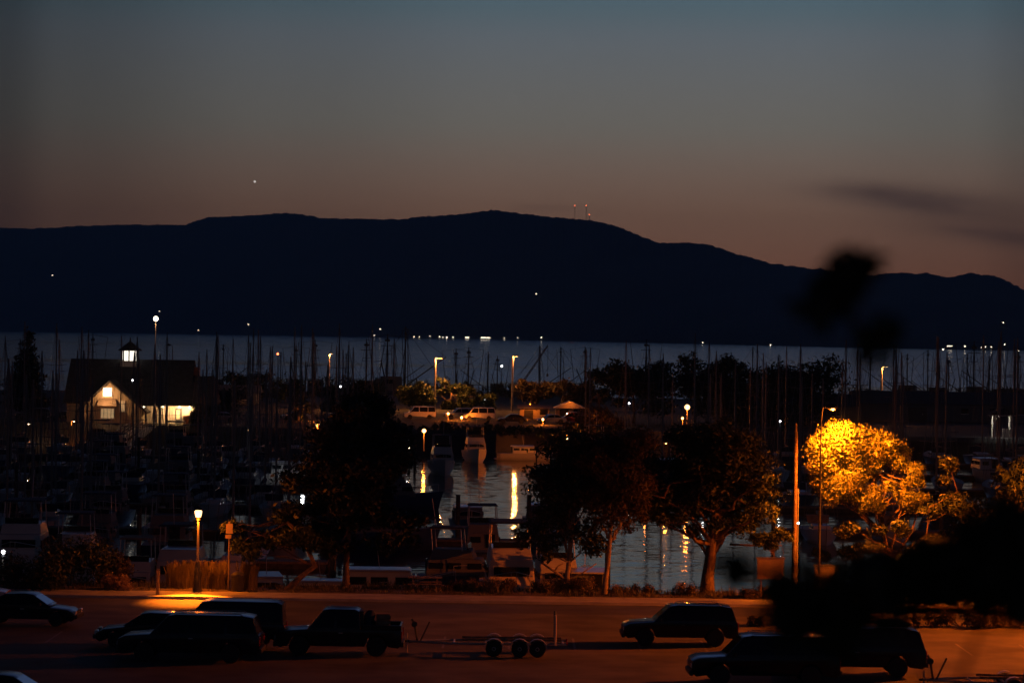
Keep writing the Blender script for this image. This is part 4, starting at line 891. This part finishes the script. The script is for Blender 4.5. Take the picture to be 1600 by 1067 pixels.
# white lit shelter at far right edge
t = thing('dock_shelter', 'white lit shelter with braced posts at the right edge', 'shelter', (X(1597, 382, SP), 398, SP))
for x in (-1.0, 1.4):
    for y in (0, 2): MB().box((x, y, 1.5), (.22, .22, 3.0)).build('post', 'trim', t)
for sg, x in ((1, -1.0), (-1, -1.0)): MB().tube([(x, 0, 2.2), (x + sg * .3, 0, 2.7), (x + sg * .75, 0, 2.95)], .07, 6).build('brace', 'trim', t)
MB().box((.2, 1, 3.08), (3.6, 3, .16)).build('ceiling', 'trim', t); MB().prism([(-1.8, 3.16), (2.2, 3.16), (.2, 4.2)], -.7, 2.7).build('roof', 'shingle', t); MB().box((.9, .9, .6), (1.2, .9, 1.2)).build('counter', 'trim', t)
MB().lathe([(.04, 2.86), (.14, 2.92), (.1, 3.0)], (-.2, .6, 0), 10).build('lamp', 'whitebulb', t); light(t, (-.2, .6, 2.75), 170, (1, .92, .8), .08)

# cars and vans parked on the spit
for kind, pnt, px, d, rz, lab, cat in (
    ('sedan', 'whitecar', 462, 432, .25, 'pale small car parked in front of the leafy tree left of the dark pine', 'car'), ('van', 'whitecar', 655, 446, .15, 'boxy pale van lit orange under the lit tree top', 'van'),
    ('van', 'whitecar', 748, 444, .1, 'light van with raised roof lit orange right of the middle lamp', 'van'), ('suv', 'silver', 718, 447, .2, 'silver car glowing under a lamp left of the light van', 'car'),
    ('sedan', 'silver', 860, 431, .3, 'silver car parked on the bank edge in front of the orange shed', 'car'), ('sedan', 'greycar', 800, 430, .1, 'grey car parked on the bank edge above the moored white cruiser', 'car'),
    ('suv', 'redcar', 893, 433, .1, 'red car parked before the small gabled hut', 'car'), ('sedan', 'redcar', 930, 440, -.1, 'reddish car right of the gabled hut under dark trees', 'car'),
    ('sedan', 'greycar', 100, 412, .0, 'grey car under the short cobra lamp at the left', 'car'), ('suv', 'greycar', 52, 414, .1, 'grey car left of the boat ramp below the conifer', 'car'),
    ('suv', 'silver', 535, 436, .2, 'silver car lit orange left of the black evergreen', 'car'), ('sedan', 'silver', 345, 418, .1, 'silver car right of the harbour building planter', 'car')):
    o = vehicle('parked_car' if cat == 'car' else 'parked_van', lab, cat, (X(px, d, SP), d, SP), rz, kind, pnt, 'vehicles parked across the basin')
def wall_lamp_post(label, px, py, d, z0, power, col=SODFAR):
    return lamp(label, px, py, d, z0, 'globe', power * 1.8, col, hs=.75, lr=.1, r=.06)
wall_lamp_post('small bright bulb on a post beside the silver car and light van', 721, 652, 442, SP, 520)
wall_lamp_post('small bulb on a post right of the pale boxy van', 700, 646, 440, SP, 260)
wall_lamp_post('small post lamp near the red car on the bank edge', 886, 684, 399, 2.4, 1100)
wall_lamp_post('small post lamp beside the pale car left of the dark pine', 487, 655, 428, SP, 330)
wall_lamp_post('small post lamp on the bank above the moored white cruiser', 848, 655, 426, SP, 420)
wall_lamp_post('small post lamp glowing orange at the lower right among dark boats', 1590, 737, 330, .7, 330)
wall_lamp_post('small post lamp glowing orange under the round globe lamp', 1066, 653, 400, SP, 300)

# spit trees
conifer('conifer_tree', 'tall dark conifer at the left edge above the harbour', 42, 425, 512, SP, 3.6, 3600)
ST = [('broad dark tree crown breaking the bay at right of middle', 440, 990, [(985, 592, 66, 50), (945, 612, 36, 34), (1025, 605, 40, 40)], 'darkleaf', 5200),
      ('dark tree with pointed tuft right of the broad crown', 446, 1085, [(1082, 580, 22, 40), (1095, 605, 44, 44)], 'darkleaf', 3800),
      ('dark rounded tree third from left in the right hand skyline group', 440, 1140, [(1132, 592, 30, 48), (1150, 612, 44, 36)], 'darkleaf', 3800),
      ('wide low dark tree rightmost of the skyline group, left of the lone lamp', 436, 1262, [(1268, 604, 72, 54), (1215, 620, 46, 36)], 'darkleaf', 5200),
      ('tree top lit orange beneath the second cut-off lamp', 506, 655, [(640, 606, 20, 14), (660, 602, 18, 12), (648, 622, 34, 22), (670, 634, 40, 16)], 'leaf', 5200),
      ('tree with spiky shoots lit orange right of the lit lamp shaft', 506, 705, [(706, 606, 30, 14), (692, 594, 9, 6), (720, 610, 24, 14), (712, 630, 44, 18), (760, 632, 30, 16)], 'leaf', 4800),
      ('dull rust coloured tree behind the orange shed', 505, 838, [(840, 610, 40, 20), (818, 604, 16, 12)], 'rustleaf', 2600),
      ('dull rust coloured tree left of the broad dark crown', 500, 900, [(896, 604, 34, 18), (910, 625, 40, 22)], 'rustleaf', 2600),
      ('small leafy tree beside the pale small car', 428, 466, [(468, 618, 14, 22), (468, 640, 16, 14)], 'leaf', 1800),
      ('dark low tree between the leftmost cut-off lamp and the pine', 470, 545, [(545, 622, 44, 26), (500, 626, 30, 20)], 'darkleaf', 2400),
      ('dark low tree behind the flat dark shed', 540, 400, [(390, 600, 50, 20), (440, 606, 34, 18)], 'darkleaf', 2400),
      ('dark low tree right of the harbour building wing', 440, 345, [(345, 622, 34, 28)], 'darkleaf', 1800),
      ('dark bushy tree beside the moored white cruiser, under the gabled hut', 404, 935, [(940, 655, 40, 30), (905, 665, 20, 16)], 'rustleaf', 2400),
      ('low dark tree in front of the boat shed', 410, 1180, [(1180, 640, 70, 34)], 'darkleaf', 2800),
      ('rounded dark bush tree left of the porch planter', 400, 318, [(312, 650, 13, 20)], 'darkleaf', 1000)]
for lab, d, px, cr, lf, n_ in ST: tree('bank_tree', lab, d, [(px, 668), (px + 1, 645), (px, 615)], [(a, b_, c * 1.15, e * 1.12) for a, b_, c, e in cr], int(n_ * 1.7), .30, SP, .22, lf, clump=.34, nc=22, ylim=4)
for px in (612, 640, 668, 690, 728, 752, 776, 792, 828, 868, 905, 950, 560, 600):
    shrub('dark low bush along the crest of the far bank', px, 399 + rnd.uniform(-2, 2), rnd.uniform(3, 5.5), rnd.uniform(1.0, 1.9), 260, .26, 'darkleaf', 2.2, 'bushes along the far bank crest', k=6)
# hedge row closing the back of the spit
for i, px in enumerate(range(-30, 1680, 62)):
    if 80 < px < 330: continue
    d = 590 + (i * 37 % 24); shrub('dark hedge bush along the back of the far bank', px, d, 9.5, rnd.uniform(2.6, 4.2), 420, .34, 'darkleaf', SP, 'hedge bushes behind the far bank', name='hedge_bush', cat='bush', k=8)

# ================================================================== BOATS (bow towards -Y)
def hull_mb(Ln, Bm, fb, bowrise=.35, transom=.72, n=13, flare=.86):
    q = MB(); st = []
    for i in range(n):
        t = i / (n - 1); y = -Ln / 2 + Ln * t
        b_ = Bm / 2 * (math.sin(min(1, t / .58) * PI / 2) ** .75 if t < .58 else 1 - (1 - transom) * ((t - .58) / .42) ** 1.6)
        b_ = max(b_, .03); zs = fb * (1 + bowrise * (1 - t) ** 2)
        sh = -.5 * (1 - t) ** 3 * (1 if t < .5 else 0)
        st.append([(-b_, y + sh, zs), (-b_ * flare, y + sh * .4, zs * .42), (-b_ * .62, y, -.12), (0, y, -.3), (b_ * .62, y, -.12), (b_ * flare, y + sh * .4, zs * .42), (b_, y + sh, zs)])
    for s_ in st: q.v += s_
    for i in range(n - 1):
        for k in range(6): q.f.append((i * 7 + k, i * 7 + k + 1, (i + 1) * 7 + k + 1, (i + 1) * 7 + k))
    q.f.append(tuple((n - 1) * 7 + k for k in range(7)))
    dk = MB()
    for s_ in st: a, c = s_[0], s_[6]; dk.v += [(a[0], a[1], a[2] - .02), (0, a[1], a[2] + .05), (c[0], c[1], c[2] - .02)]
    for i in range(n - 1):
        for k in range(2): dk.f.append((i * 3 + k, i * 3 + k + 1, (i + 1) * 3 + k + 1, (i + 1) * 3 + k))
    return q, dk
def sailboat(label, Ln, mast, hullm, cover, group, nspr=2):
    t = thing('sailboat', label, 'sailboat', (0, 0, 0), 0, group); Bm = Ln * .31; fb = Ln * .095
    h_, dk = hull_mb(Ln, Bm, fb); h_.build('hull', hullm, t, smooth='all'); dk.build('deck', 'deck', t)
    c_ = MB().box((0, -Ln * .04, fb + .28), (Bm * .5, Ln * .36, .46), top=(.8, .86)).build('cabin', 'white', t, bevel=.06)
    for sg in (-1, 1): MB().box((sg * Bm * .236, -Ln * .04, fb + .3), (.06, Ln * .24, .16)).build('window', 'darkglass', c_)
    m_ = MB().tube([(0, -Ln * .1, fb), (0, -Ln * .1, mast * .7), (0, -Ln * .1 + .08, mast)], [.1, .09, .06], 6).build('mast', 'alu', t)
    for k in range(nspr):
        z = fb + (mast - fb) * ((k + 1) / (nspr + 1) + .04); w = Bm * (.42 - .1 * k); MB().tube([(-w, -Ln * .1, z + .1), (0, -Ln * .1, z), (w, -Ln * .1, z + .1)], .035, 4).build('spreader', 'alu', m_)
    q = MB(); tp = (0, -Ln * .1, mast - .1)
    for e in ((0, -Ln * .54, fb * 1.3), (0, Ln * .49, fb), (-Bm * .48, -Ln * .06, fb), (Bm * .48, -Ln * .06, fb)): q.tube([e, tp], .022, 3)
    for sg in (-1, 1): q.tube([(sg * Bm * .46, -Ln * .02, fb), (0, -Ln * .1, mast * .55)], .018, 3)
    q.build('rigging', 'alu', t)
    q = MB().tube([(0, -Ln * .1, fb + 1.25), (0, Ln * .3, fb + 1.3)], .07, 6); q.build('boom', 'alu', t)
    MB().tube([(0, -Ln * .1, fb + 1.5), (0, Ln * .05, fb + 1.48), (0, Ln * .29, fb + 1.42)], [.2, .17, .08], 7).build('sail_cover', cover, t, smooth='all')
    MB().add([(-Bm * .28, Ln * .13, fb + .5), (Bm * .28, Ln * .13, fb + .5), (Bm * .3, Ln * .2, fb + 1.15), (-Bm * .3, Ln * .2, fb + 1.15), (-Bm * .33, Ln * .28, fb + 1.15), (Bm * .33, Ln * .28, fb + 1.15)], [(0, 1, 2, 3), (3, 2, 5, 4)]).build('dodger', cover, t)
    return t
def cruiser(label, Ln, Bm, fb, hullm, fly=True, canvas='canvas', name='motor_yacht', cat='motor boat', group=None, loc=(0, 0, 0), rz=0, k=1.0, house=1.45):
    t = thing(name, label, cat, loc, rz, group)
    h_, dk = hull_mb(Ln, Bm, fb, .42, .92, 13, .9); h_.build('hull', hullm, t, smooth='all'); dk.build('deck', 'deck', t)
    MB().box((0, -Ln * .03, fb * .72), (Bm * 1.0, Ln * .0 + .02, .02)).build('rub_rail', 'dkmetal', t)
    c_ = MB().box((0, -Ln * .02, fb + house / 2), (Bm * .82, Ln * .48, house), top=(.9, .84), shift=(0, .2)).build('cabin', hullm if hullm == 'cream' else 'shed' if hullm == 'bluehull' else 'white', t, bevel=.08)
    for sg in (-1, 1):
        for f in (-.16, 0, .14): MB().box((sg * Bm * .398, Ln * f, fb + house * .62), (.05, Ln * .11, house * .32)).build('window', 'darkglass', c_)
    MB().box((0, -Ln * .238, fb + house * .66), (Bm * .6, .06, house * .3)).build('windshield', 'darkglass', c_)
    MB().box((-Bm * .17, Ln * .225, fb + house * .55), (Bm * .22, .06, house * .8)).build('cabin_door', 'darkglass', c_); MB().box((Bm * .18, Ln * .225, fb + house * .62), (Bm * .24, .06, house * .34)).build('window', 'darkglass', c_)
    MB().box((0, Ln * .49, fb * .62), (Bm * .86, .1, fb * .6)).build('transom', hullm, t, bevel=.03); MB().box((Bm * .1, Ln * .50, fb * .75), (Bm * .26, .08, fb * .2)).build('transom_vent', 'dkmetal', t); MB().box((0, Ln * .53, .22), (Bm * .8, .5, .07)).build('swim_step', 'deck', t)
    if fly:
        f_ = MB().box((0, Ln * .02, fb + house + .3), (Bm * .74, Ln * .34, .62), top=(.9, .86)).build('flybridge', 'shed' if hullm == 'bluehull' else 'white', t, bevel=.06)
        q = MB(); zt = fb + house + 1.95
        for sx in (-1, 1):
            for y in (-.06, .17): q.tube([(sx * Bm * .34, Ln * y, fb + house + .5), (sx * Bm * .32, Ln * y + .12, zt)], .035, 5)
            q.tube([(sx * Bm * .32, -Ln * .06 + .12, zt), (sx * Bm * .32, Ln * .17 + .12, zt)], .035, 5)
        q.build('canopy_frame', 'galv', t); MB().box((0, Ln * .055 + .1, zt + .06), (Bm * .72, Ln * .28, .1), top=(.9, .9)).build('canopy', canvas, t, bevel=.03)
        MB().box((0, -Ln * .1, fb + house + .78), (Bm * .6, .06, .36)).build('windscreen', 'darkglass', f_); MB().tube([(.3, Ln * .16, zt), (.34, Ln * .2, zt + 1.9)], .025, 4).build('antenna', 'white', t)
    else:
        MB().box((0, Ln * .02, fb + house + .06), (Bm * .8, Ln * .46, .1), top=(.92, .94)).build('roof', 'white', t, bevel=.03); MB().tube([(.2, 0, fb + house), (.2, .2, fb + house + 1.6)], .025, 4).build('antenna', 'white', t)
    q = MB()
    pts = [(-Bm * .42, 0, fb + .75), (-Bm * .36, -Ln * .25, fb * 1.1 + .75), (-.15, -Ln * .5, fb * 1.4 + .7), (.15, -Ln * .5, fb * 1.4 + .7), (Bm * .36, -Ln * .25, fb * 1.1 + .75), (Bm * .42, 0, fb + .75)]
    q.tube(pts, .022, 4)
    for p_ in pts: q.tube([(p_[0], p_[1], p_[2] - .75), p_], .02, 4)
    q.build('bow_rail', 'galv', t)
    if k != 1: t.scale = (k, k, k)
    return t
def fishboat(label, group):
    t = thing('fishing_boat', label, 'fishing boat', (0, 0, 0), 0, group)
    h_, dk = hull_mb(15, 4.6, 1.5, .7, .8); h_.build('hull', 'bluehull', t, smooth='all'); dk.build('deck', 'deck', t)
    c_ = MB().box((0, -3.2, 3.0), (3.0, 3.6, 2.9), top=(.92, .92)).build('wheelhouse', 'shed', t, bevel=.05)
    for x in (-.9, 0, .9): MB().box((x, -5.0, 3.6), (.6, .08, .7)).build('window', 'darkglass', c_)
    for sg in (-1, 1): MB().box((sg * 1.44, -3.6, 3.6), (.08, 1.2, .7)).build('window', 'darkglass', c_)
    m_ = MB().tube([(0, -.8, 1.5), (0, -.8, 12.8)], [.2, .1], 7).build('mast', 'dkmetal', t)
    MB().tube([(-1.1, -.8, 10.6), (1.1, -.8, 10.6)], .07, 5).tube([(-.7, -.8, 9.0), (.7, -.8, 9.0)], .06, 5).build('crosstree', 'dkmetal', m_); MB().box((0, -.8, 11.6), (.9, .3, .4)).build('radar', 'dkmetal', m_)
    MB().tube([(0, -.5, 3.0), (.6, 6.2, 7.8)], [.13, .08], 6).build('boom', 'dkmetal', t)
    for sg in (-1, 1): MB().tube([(sg * 2.0, -.6, 1.8), (sg * 3.3, -.9, 12.2)], [.1, .05], 5).build('outrigger', 'dkmetal', t)
    q = MB()
    for e in ((0, -7.4, 2.5), (0, 7.2, 1.6), (-2.2, .8, 1.6), (2.2, .8, 1.6), (.6, 6.2, 7.8), (-3.3, -.9, 12.2), (3.3, -.9, 12.2)): q.tube([e, (0, -.8, 12.6)], .035, 3)
    q.build('rigging', 'dkmetal', t)
    MB().lathe([(.9, -.9), (.35, -.8), (.35, .8), (.9, .9)], (0, 4.6, 2.5), 12).build('net_drum', 'dkmetal', t)
    q = MB()
    for sg in (-1, 1): q.tube([(sg * 1.8, 6.6, 1.5), (sg * 1.8, 6.6, 4.3), (0, 6.6, 4.5)], .09, 5)
    q.build('gantry', 'dkmetal', t)
    return t
def seaski(px, d): return (X(px, d, .2), d, 0)

# floats and piles
def dock(label, xa, xb, y, piles=True, w=2.0, gr='floating docks of the marina'):
    t = thing('floating_dock', label, 'dock', (xa, y, 0), 0, gr); Ln = xb - xa
    q = MB().box((Ln / 2, 0, .42), (Ln, w, .16)); q.build('deck', 'wood', t); MB().box((Ln / 2, 0, .12), (Ln - .3, w - .3, .44)).build('float', 'pile', t)
    if piles:
        k = max(2, int(Ln / 13))
        for i in range(k + 1):
            MB().tube([(Ln * i / k, w / 2 + .2, -.5), (Ln * i / k, w / 2 + .2, 3.6 + .3 * math.sin(i * 7))], .17, 8).build('pile', 'pile', t)
    return t
ROWS = [(196, -52, -12.5), (226, -56, -13.5), (258, -60, -15), (291, -66, -15), (324, -72, -13), (356, -76, -12)]
for i, (y, a, b_) in enumerate(ROWS): dock('floating dock with timber piles in the dark marina left of the open water', a, b_, y)
RROWS = [(236, 22, 50), (268, 25, 58), (302, 12, 82), (334, 12, 88), (364, 6, 92)]
for y, a, b_ in RROWS: dock('floating dock with timber piles in the dark marina right of the open water', a, b_, y)
dock('near float with piles at the foot of the bank', -44, 6, 171.5, True, 2.2)
GL, GR = 'sailboats moored left of the open water', 'sailboats moored right of the open water'
LL, LR = 'dark sailboat with bare mast moored in the marina left of the open water', 'dark sailboat with bare mast moored in the marina right of the open water'
protos = [sailboat(LL, 9.0, 12.4, 'white', 'canvas', GL, 1), sailboat(LL, 10.5, 14.2, 'white', 'tancanvas', GL, 2), sailboat(LL, 12.0, 16.2, 'bluehull', 'canvas', GL, 2)]
used = [False] * 3
def put(k, px, d, lab, gr, rz=None):
    rz = rnd.choice([0, PI]) + rnd.uniform(-.04, .04) if rz is None else rz
    loc = seaski(px, d)
    if not used[k]: used[k] = True; o = protos[k]; o.location = loc; o.rotation_euler.z = rz; o['label'] = lab; o['group'] = gr; return o
    sc = rnd.uniform(.94, 1.05); return dup(protos[k], loc, rz, lab, gr, (sc, sc, sc * rnd.uniform(.97, 1.04)))
def pxof(x, d): return 800 + x / d * F
mproto = None
for y, a, b_ in ROWS:
    for side in (-1, 1):
        x = a + 2 + rnd.uniform(0, 2)
        while x < b_ - 1.5:
            if not any(p0 < pxof(x, y + side * q_) < p1 for p0, p1 in ((146, 186), (264, 304)) for q_ in (6.2, 7.2)) and -205 < x / y * 1000 and rnd.random() < (.85 if y > 240 else .7):
                k = rnd.choice([0, 1, 1, 2, 2] if y > 280 else [0, 0, 1]); put(k, pxof(x, y + side * 7), y + side * (7.2 if k else 6.2), LL, GL)
            elif -205 < x / y * 1000 and rnd.random() < .9 and any(p0 < pxof(x, y + side * q_) < p1 for p0, p1 in ((146, 186), (264, 304)) for q_ in (6.2, 7.2)):
                lb = 'low dark motor boat without a mast among the left sailboats, below the lit harbour building'
                o = dup(mproto, (x, y + side * 6, 0), rnd.choice([0, PI]), lb, 'motor boats among the left sailboats') if mproto else cruiser(lb, 9.5, 3.3, 1.3, 'bluehull', True, 'canvas', 'motor_boat', 'motor boat', 'motor boats among the left sailboats', (x, y + side * 6, 0), 0, 1, 1.3)
                mproto = mproto or o
            x += rnd.uniform(4.4, 5.4)
for y, a, b_ in RROWS:
    for side in (-1, 1):
        x = a + 2 + rnd.uniform(0, 2)
        while x < b_ - 1.5:
            if rnd.random() < .52 and x / y < .205:
                k = rnd.choice([0, 1, 1, 2]); put(k, pxof(x, y + side * 7), y + side * (7.2 if k else 6.2), LR, GR)
            x += rnd.uniform(4.6, 6)
# sailboats whose masts stand out in the photograph
for k, px, d, lab in ((2, 333, 278, 'sailboat with the tallest mast left of the middle, rising above the far shore'), (2, 384, 305, 'sailboat whose tall mast crosses the far shore left of the red lamp'), (1, 424, 330, 'sailboat with slim mast against the bay left of the leftmost cut-off lamp'),
                      (2, 127, 342, 'sailboat whose mast crosses the bay left of the lit cupola'), (2, 186, 372, 'sailboat whose mast touches the left side of the lit cupola'), (2, 88, 310, 'sailboat with tall mast beside the conifer at the left'), (1, 310, 340, 'sailboat with thin mast under a shore light right of the tall lamp'), (2, 489, 372, 'sailboat whose mast stands just left of the leftmost cut-off lamp')):
    put(k, px, d, lab, GL)

# fishing fleet beyond the far bank
FL, FG = 'dark fishing boat with raised outriggers against the grey bay', 'fishing boats beyond the far bank'
fb0 = fishboat(FL, FG); first = True
FS = [(432, 660, .9), (460, 690, 1.0), (492, 670, 1.2), (545, 650, .85), (573, 655, 1.25), (604, 665, 1.35), (620, 700, 1.1), (640, 660, 1.35), (712, 655, 1.0), (733, 660, 1.1), (757, 690, .95), (775, 655, .9), (848, 690, 1.1), (880, 700, 1.0), (912, 690, 1.1), (1010, 700, 1.2), (1182, 690, 1.1), (1210, 710, 1.0),
      (1362, 655, 1.0), (1390, 700, 1.2), (1412, 660, 1.0), (1440, 690, 1.1), (1462, 660, .9), (1480, 660, 1.05), (1502, 690, 1.1), (1521, 655, 1.3), (1543, 700, 1.0), (1557, 655, 1.3), (1578, 690, 1.1), (1596, 660, 1.15), (30, 680, 1.1), (140, 700, 1.1), (352, 680, 1.0)]
for i, (px, d, k) in enumerate(FS):
    rz = rnd.choice([0, PI, PI / 2, -PI / 2]) + rnd.uniform(-.3, .3); loc = (X(px, d, 3), d + rnd.uniform(-4, 4), 0)
    if first: fb0.location = loc; fb0.rotation_euler.z = rz; fb0.scale = (k, k, k); first = False
    else: dup(fb0, loc, rz, FL, FG, (k, k, k * rnd.uniform(.92, 1.06)))
# slanting crane boom on the outer quay
cb = Vector((X(806, 598, SP), 598, SP)); t = thing('dock_crane', 'dockside crane with long boom slanting up to the right', 'crane', cb)
MB().box((0, 0, .9), (3.4, 2.6, 1.2)).build('chassis', 'dkmetal', t, bevel=.05); MB().box((-.4, 0, 2.3), (2.2, 2.0, 1.6), top=(.9, .9)).build('cab', 'shed', t, bevel=.05)
for x in (-1.1, 1.1):
    for y in (-1.2, 1.2): MB().lathe([(.3, -.2), (.5, -.2), (.5, .2), (.3, .2)], (x, y, .5), 14, axis='y').build('wheel', 'rubber', t)
tip = P(856, 540, 598) - cb; q = MB()
for oy, oz in ((-.3, -.3), (.3, -.3), (-.3, .3), (.3, .3)): q.tube([(.6, oy, 2.2 + oz), (tip.x, oy * .5, tip.z + oz * .5)], .09, 4)
for k in range(12):
    f = k / 12; a = Vector((.6, 0, 2.2)).lerp(tip, f); c = Vector((.6, 0, 2.2)).lerp(tip, f + 1 / 12); q.tube([a + Vector((0, -.28, -.28)), c + Vector((0, .28, .28))], .05, 3); q.tube([a + Vector((0, -.28, .28)), c + Vector((0, -.28, -.28))], .05, 3)
q.build('boom', 'dkmetal', t); MB().tube([(-1.2, 0, 3.4), (tip.x, 0, tip.z)], .04, 3).tube([(tip.x, 0, tip.z), (tip.x, 0, tip.z - 6)], .04, 3).build('cable', 'dkmetal', t); MB().box((tip.x, 0, tip.z - 6.2), (.4, .3, .6)).build('hook_block', 'dkmetal', t)

# single white and red lights among the masts
def mlight(label, px, py, d, m, col, r=.17, power=25):
    p_ = P(px, py, d); zt = p_.z; t = thing('mast_light', label, 'mast light', (p_.x, d, 0))
    MB().tube([(0, 0, -.4), (0, 0, zt - r)], [.09, .05], 5).build('mast', 'dkmetal', t)
    MB().lathe([(.02, zt - r), (r * .8, zt - r * .5), (r, zt), (r * .7, zt + r * .6), (.02, zt + r)], n=8).build('globe', m, t, smooth='all')
    if power: light(t, (0, -r - .1, zt), power, col, .06)
for a in (('red light on a mast against the bay left of the leftmost cut-off lamp', 434, 553, 600, 'redlamp', (1, .1, .05)), ('white light among the fishing boats left of the crane', 784, 572, 640, 'whitebulb', (1, 1, 1)), ('white light near the middle above the orange shed', 757, 624, 560, 'whitebulb', (1, 1, 1)),
          ('pair of small white lights below the leftmost cut-off lamp', 532, 604, 560, 'whitebulb', (1, 1, 1)), ('white light under broad dark tree crown right of the middle', 983, 630, 420, 'whitebulb', (1, 1, 1)), ('small white light low under the dark evergreen branches', 637, 686, 350, 'whitebulb', (1, 1, 1)),
          ('small warm light just above the water left of the moored cruiser', 640, 700, 340, 'warmbulb', (1, .6, .3)), ('small light on the water side of the bank right of the red car', 888, 685, 392, 'whitebulb', (1, 1, 1)), ('white light at the near float right of the tall pole', 1247, 817, 166, 'whitebulb', (1, 1, 1)),
          ('faint white light over the dark warehouse roof', 1447, 672, 440, 'whitebulb', (1, 1, 1)), ('small light among the left masts above the gangway', 207, 594, 392, 'whitebulb', (1, 1, 1)), ('tiny light between dark boats right of the globe lamp', 1099, 700, 320, 'whitebulb', (1, 1, 1)),
          ('tiny light to the left of the tall orange pole', 1219, 658, 350, 'whitebulb', (1, 1, 1)), ('orange light low at the masts right of the cluster', 1008, 728, 300, 'bulb', SODFAR), ('small light over the grey water beside the motor yacht', 693, 860, 178, 'warmbulb', (1, .7, .4))):
    d = a[3]; mlight(*a, r=.0009 * d * (.4 if d > 300 else .55), power=.05 * d if d > 200 else 1.2)

# individual motor boats
def cr(label, px, d, rz, Ln, Bm, fb, hm='white', fly=True, canvas='canvas', k=1.0, house=1.45, nm='motor_yacht', group=None):
    return cruiser(label, Ln, Bm, fb, hm, fly, canvas, nm, 'motor boat', group, seaski(px, d), rz, k, house)
wc = cr('white cabin cruiser lying broadside at the head of the open water', 818, 368, PI / 2 + .05, 7.6, 2.6, 1.0, 'white', False, k=.9, house=1.0, nm='cabin_cruiser')
pst = thing('added_dock_light', 'added dock light, shielded from view, brightening the white cruiser lying broadside', 'dock light', (X(838, 358, .6), 358.0, 0))  # added lamp that brightens the cruiser's near side; a plate hides it from view
MB().tube([(0, 0, -.4), (0, 0, 1.9)], .09, 7).build('post', 'pile', pst); MB().box((0, -.12, 2.02), (.5, .08, .42)).build('shade', 'dkmetal', pst); MB().box((0, .05, 2.25), (.5, .42, .05)).build('hood', 'dkmetal', pst); light(pst, (0, .12, 1.98), 950, SODFAR, .06)
cr('stern of tall white motor yacht with flybridge canopy at the near float', 795, 163.5, 0.04, 12.5, 3.35, 1.75, 'cream', True, 'canvas', 1.0, 1.75)
cr('cabin cruiser with dark windows lit orange behind the evergreen trunk', 592, 160.5, PI / 2 + .03, 8.6, 3.0, 1.55, 'cream', False, k=1.0, house=1.35, nm='cabin_cruiser')
cr('low pale cruiser lit orange between the leaning and the straight trunk', 500, 161.2, PI / 2 - .03, 7.0, 2.6, 1.5, 'cream', False, k=.9, house=.9, nm='cabin_cruiser')
cr('pale boat glowing beside the litter bin in front of the leaning tree', 410, 160.6, .15, 8.6, 2.9, 1.4, 'white', False, k=.95, house=1.2, nm='cabin_cruiser')
cr('grey covered motor yacht seen end on behind the reddish shrub', 212, 163, .02, 10.5, 3.0, 1.5, 'white', True, 'tancanvas', .9, 1.3)
cr('motor yacht seen end on between the grey covered boat and lantern', 284, 166, PI, 11.0, 3.3, 1.6, 'white', True, 'canvas', 1.0, 1.4)
cr('dim motor yacht at the far left with long pale canopy edge', 36, 181, .05, 11.5, 3.5, 1.7, 'white', True, 'canvas', 1.0, 1.6)
cr('motor yacht left of the grey covered boat, hidden by dark shrubs', 120, 182, PI + .04, 10.5, 3.2, 1.5, 'white', True, 'canvas', .95, 1.3)
cr('lit cabin boat seen broadside under the white dock lamp', 450, 304, PI / 2, 8.5, 2.8, 1.1, 'white', False, k=.95, house=1.3, nm='cabin_cruiser')
cr('dark workboat at the float left of the motor yacht', 712, 178, PI / 2 - .1, 8.5, 3.0, 1.2, 'bluehull', True, 'canvas', .95, 1.2)
cr('dark motor boat end on behind the small tree with low limbs', 868, 170, .1, 9.5, 3.2, 1.4, 'white', True, 'canvas', .95, 1.2)
cr('dark motor boat between the small tree and slender trunk', 918, 168, PI, 8.5, 2.9, 1.3, 'bluehull', False, k=.95, house=1.2)
for px, d, lab in ((690, 330, 'dim white motor boat bow left of the open water head'), (742, 362, 'dim white motor boat at the head of the open water'), (1045, 316, 'orange lit motor boat under the dim cobra lamp'), (930, 372, 'dark motor boat moored right of the white cruiser lying broadside'), (1590, 330, 'motor boat under the orange post lamp at the right edge'), (1540, 332, 'motor boat left of the orange post lamp at the right edge'), (1120, 330, 'dark motor boat among sailboats behind the big spreading tree')):
    cr(lab, px, d, rnd.choice([0, PI]) + .1, 9.5, 3.2, 1.4, 'white', rnd.random() < .5, 'canvas', .95, 1.3)

for px, d, rz, lab in ((590, 214, PI / 2, 'dark motor boat lying broadside behind the evergreen, left of the picnic table'), (730, 228, 0, 'dark motor boat seen end on right of the orange water streak'), (752, 200, PI, 'dark motor boat just left of the tall motor yacht canopy'), (612, 262, PI / 2, 'dark motor boat broadside right of the black evergreen, far up the open water'), (846, 232, 0, 'dark motor boat between the motor yacht and the small low limbed tree'), (880, 262, PI, 'dark motor boat behind the crown of the small low limbed tree')):
    cr(lab, px, d, rz + .06, 9.0, 3.1, 1.3, 'bluehull', px % 4 == 0, 'canvas', .95, 1.25)
dock('short dark float across the open water left of the motor yacht', -9.5, 1.5, 219)
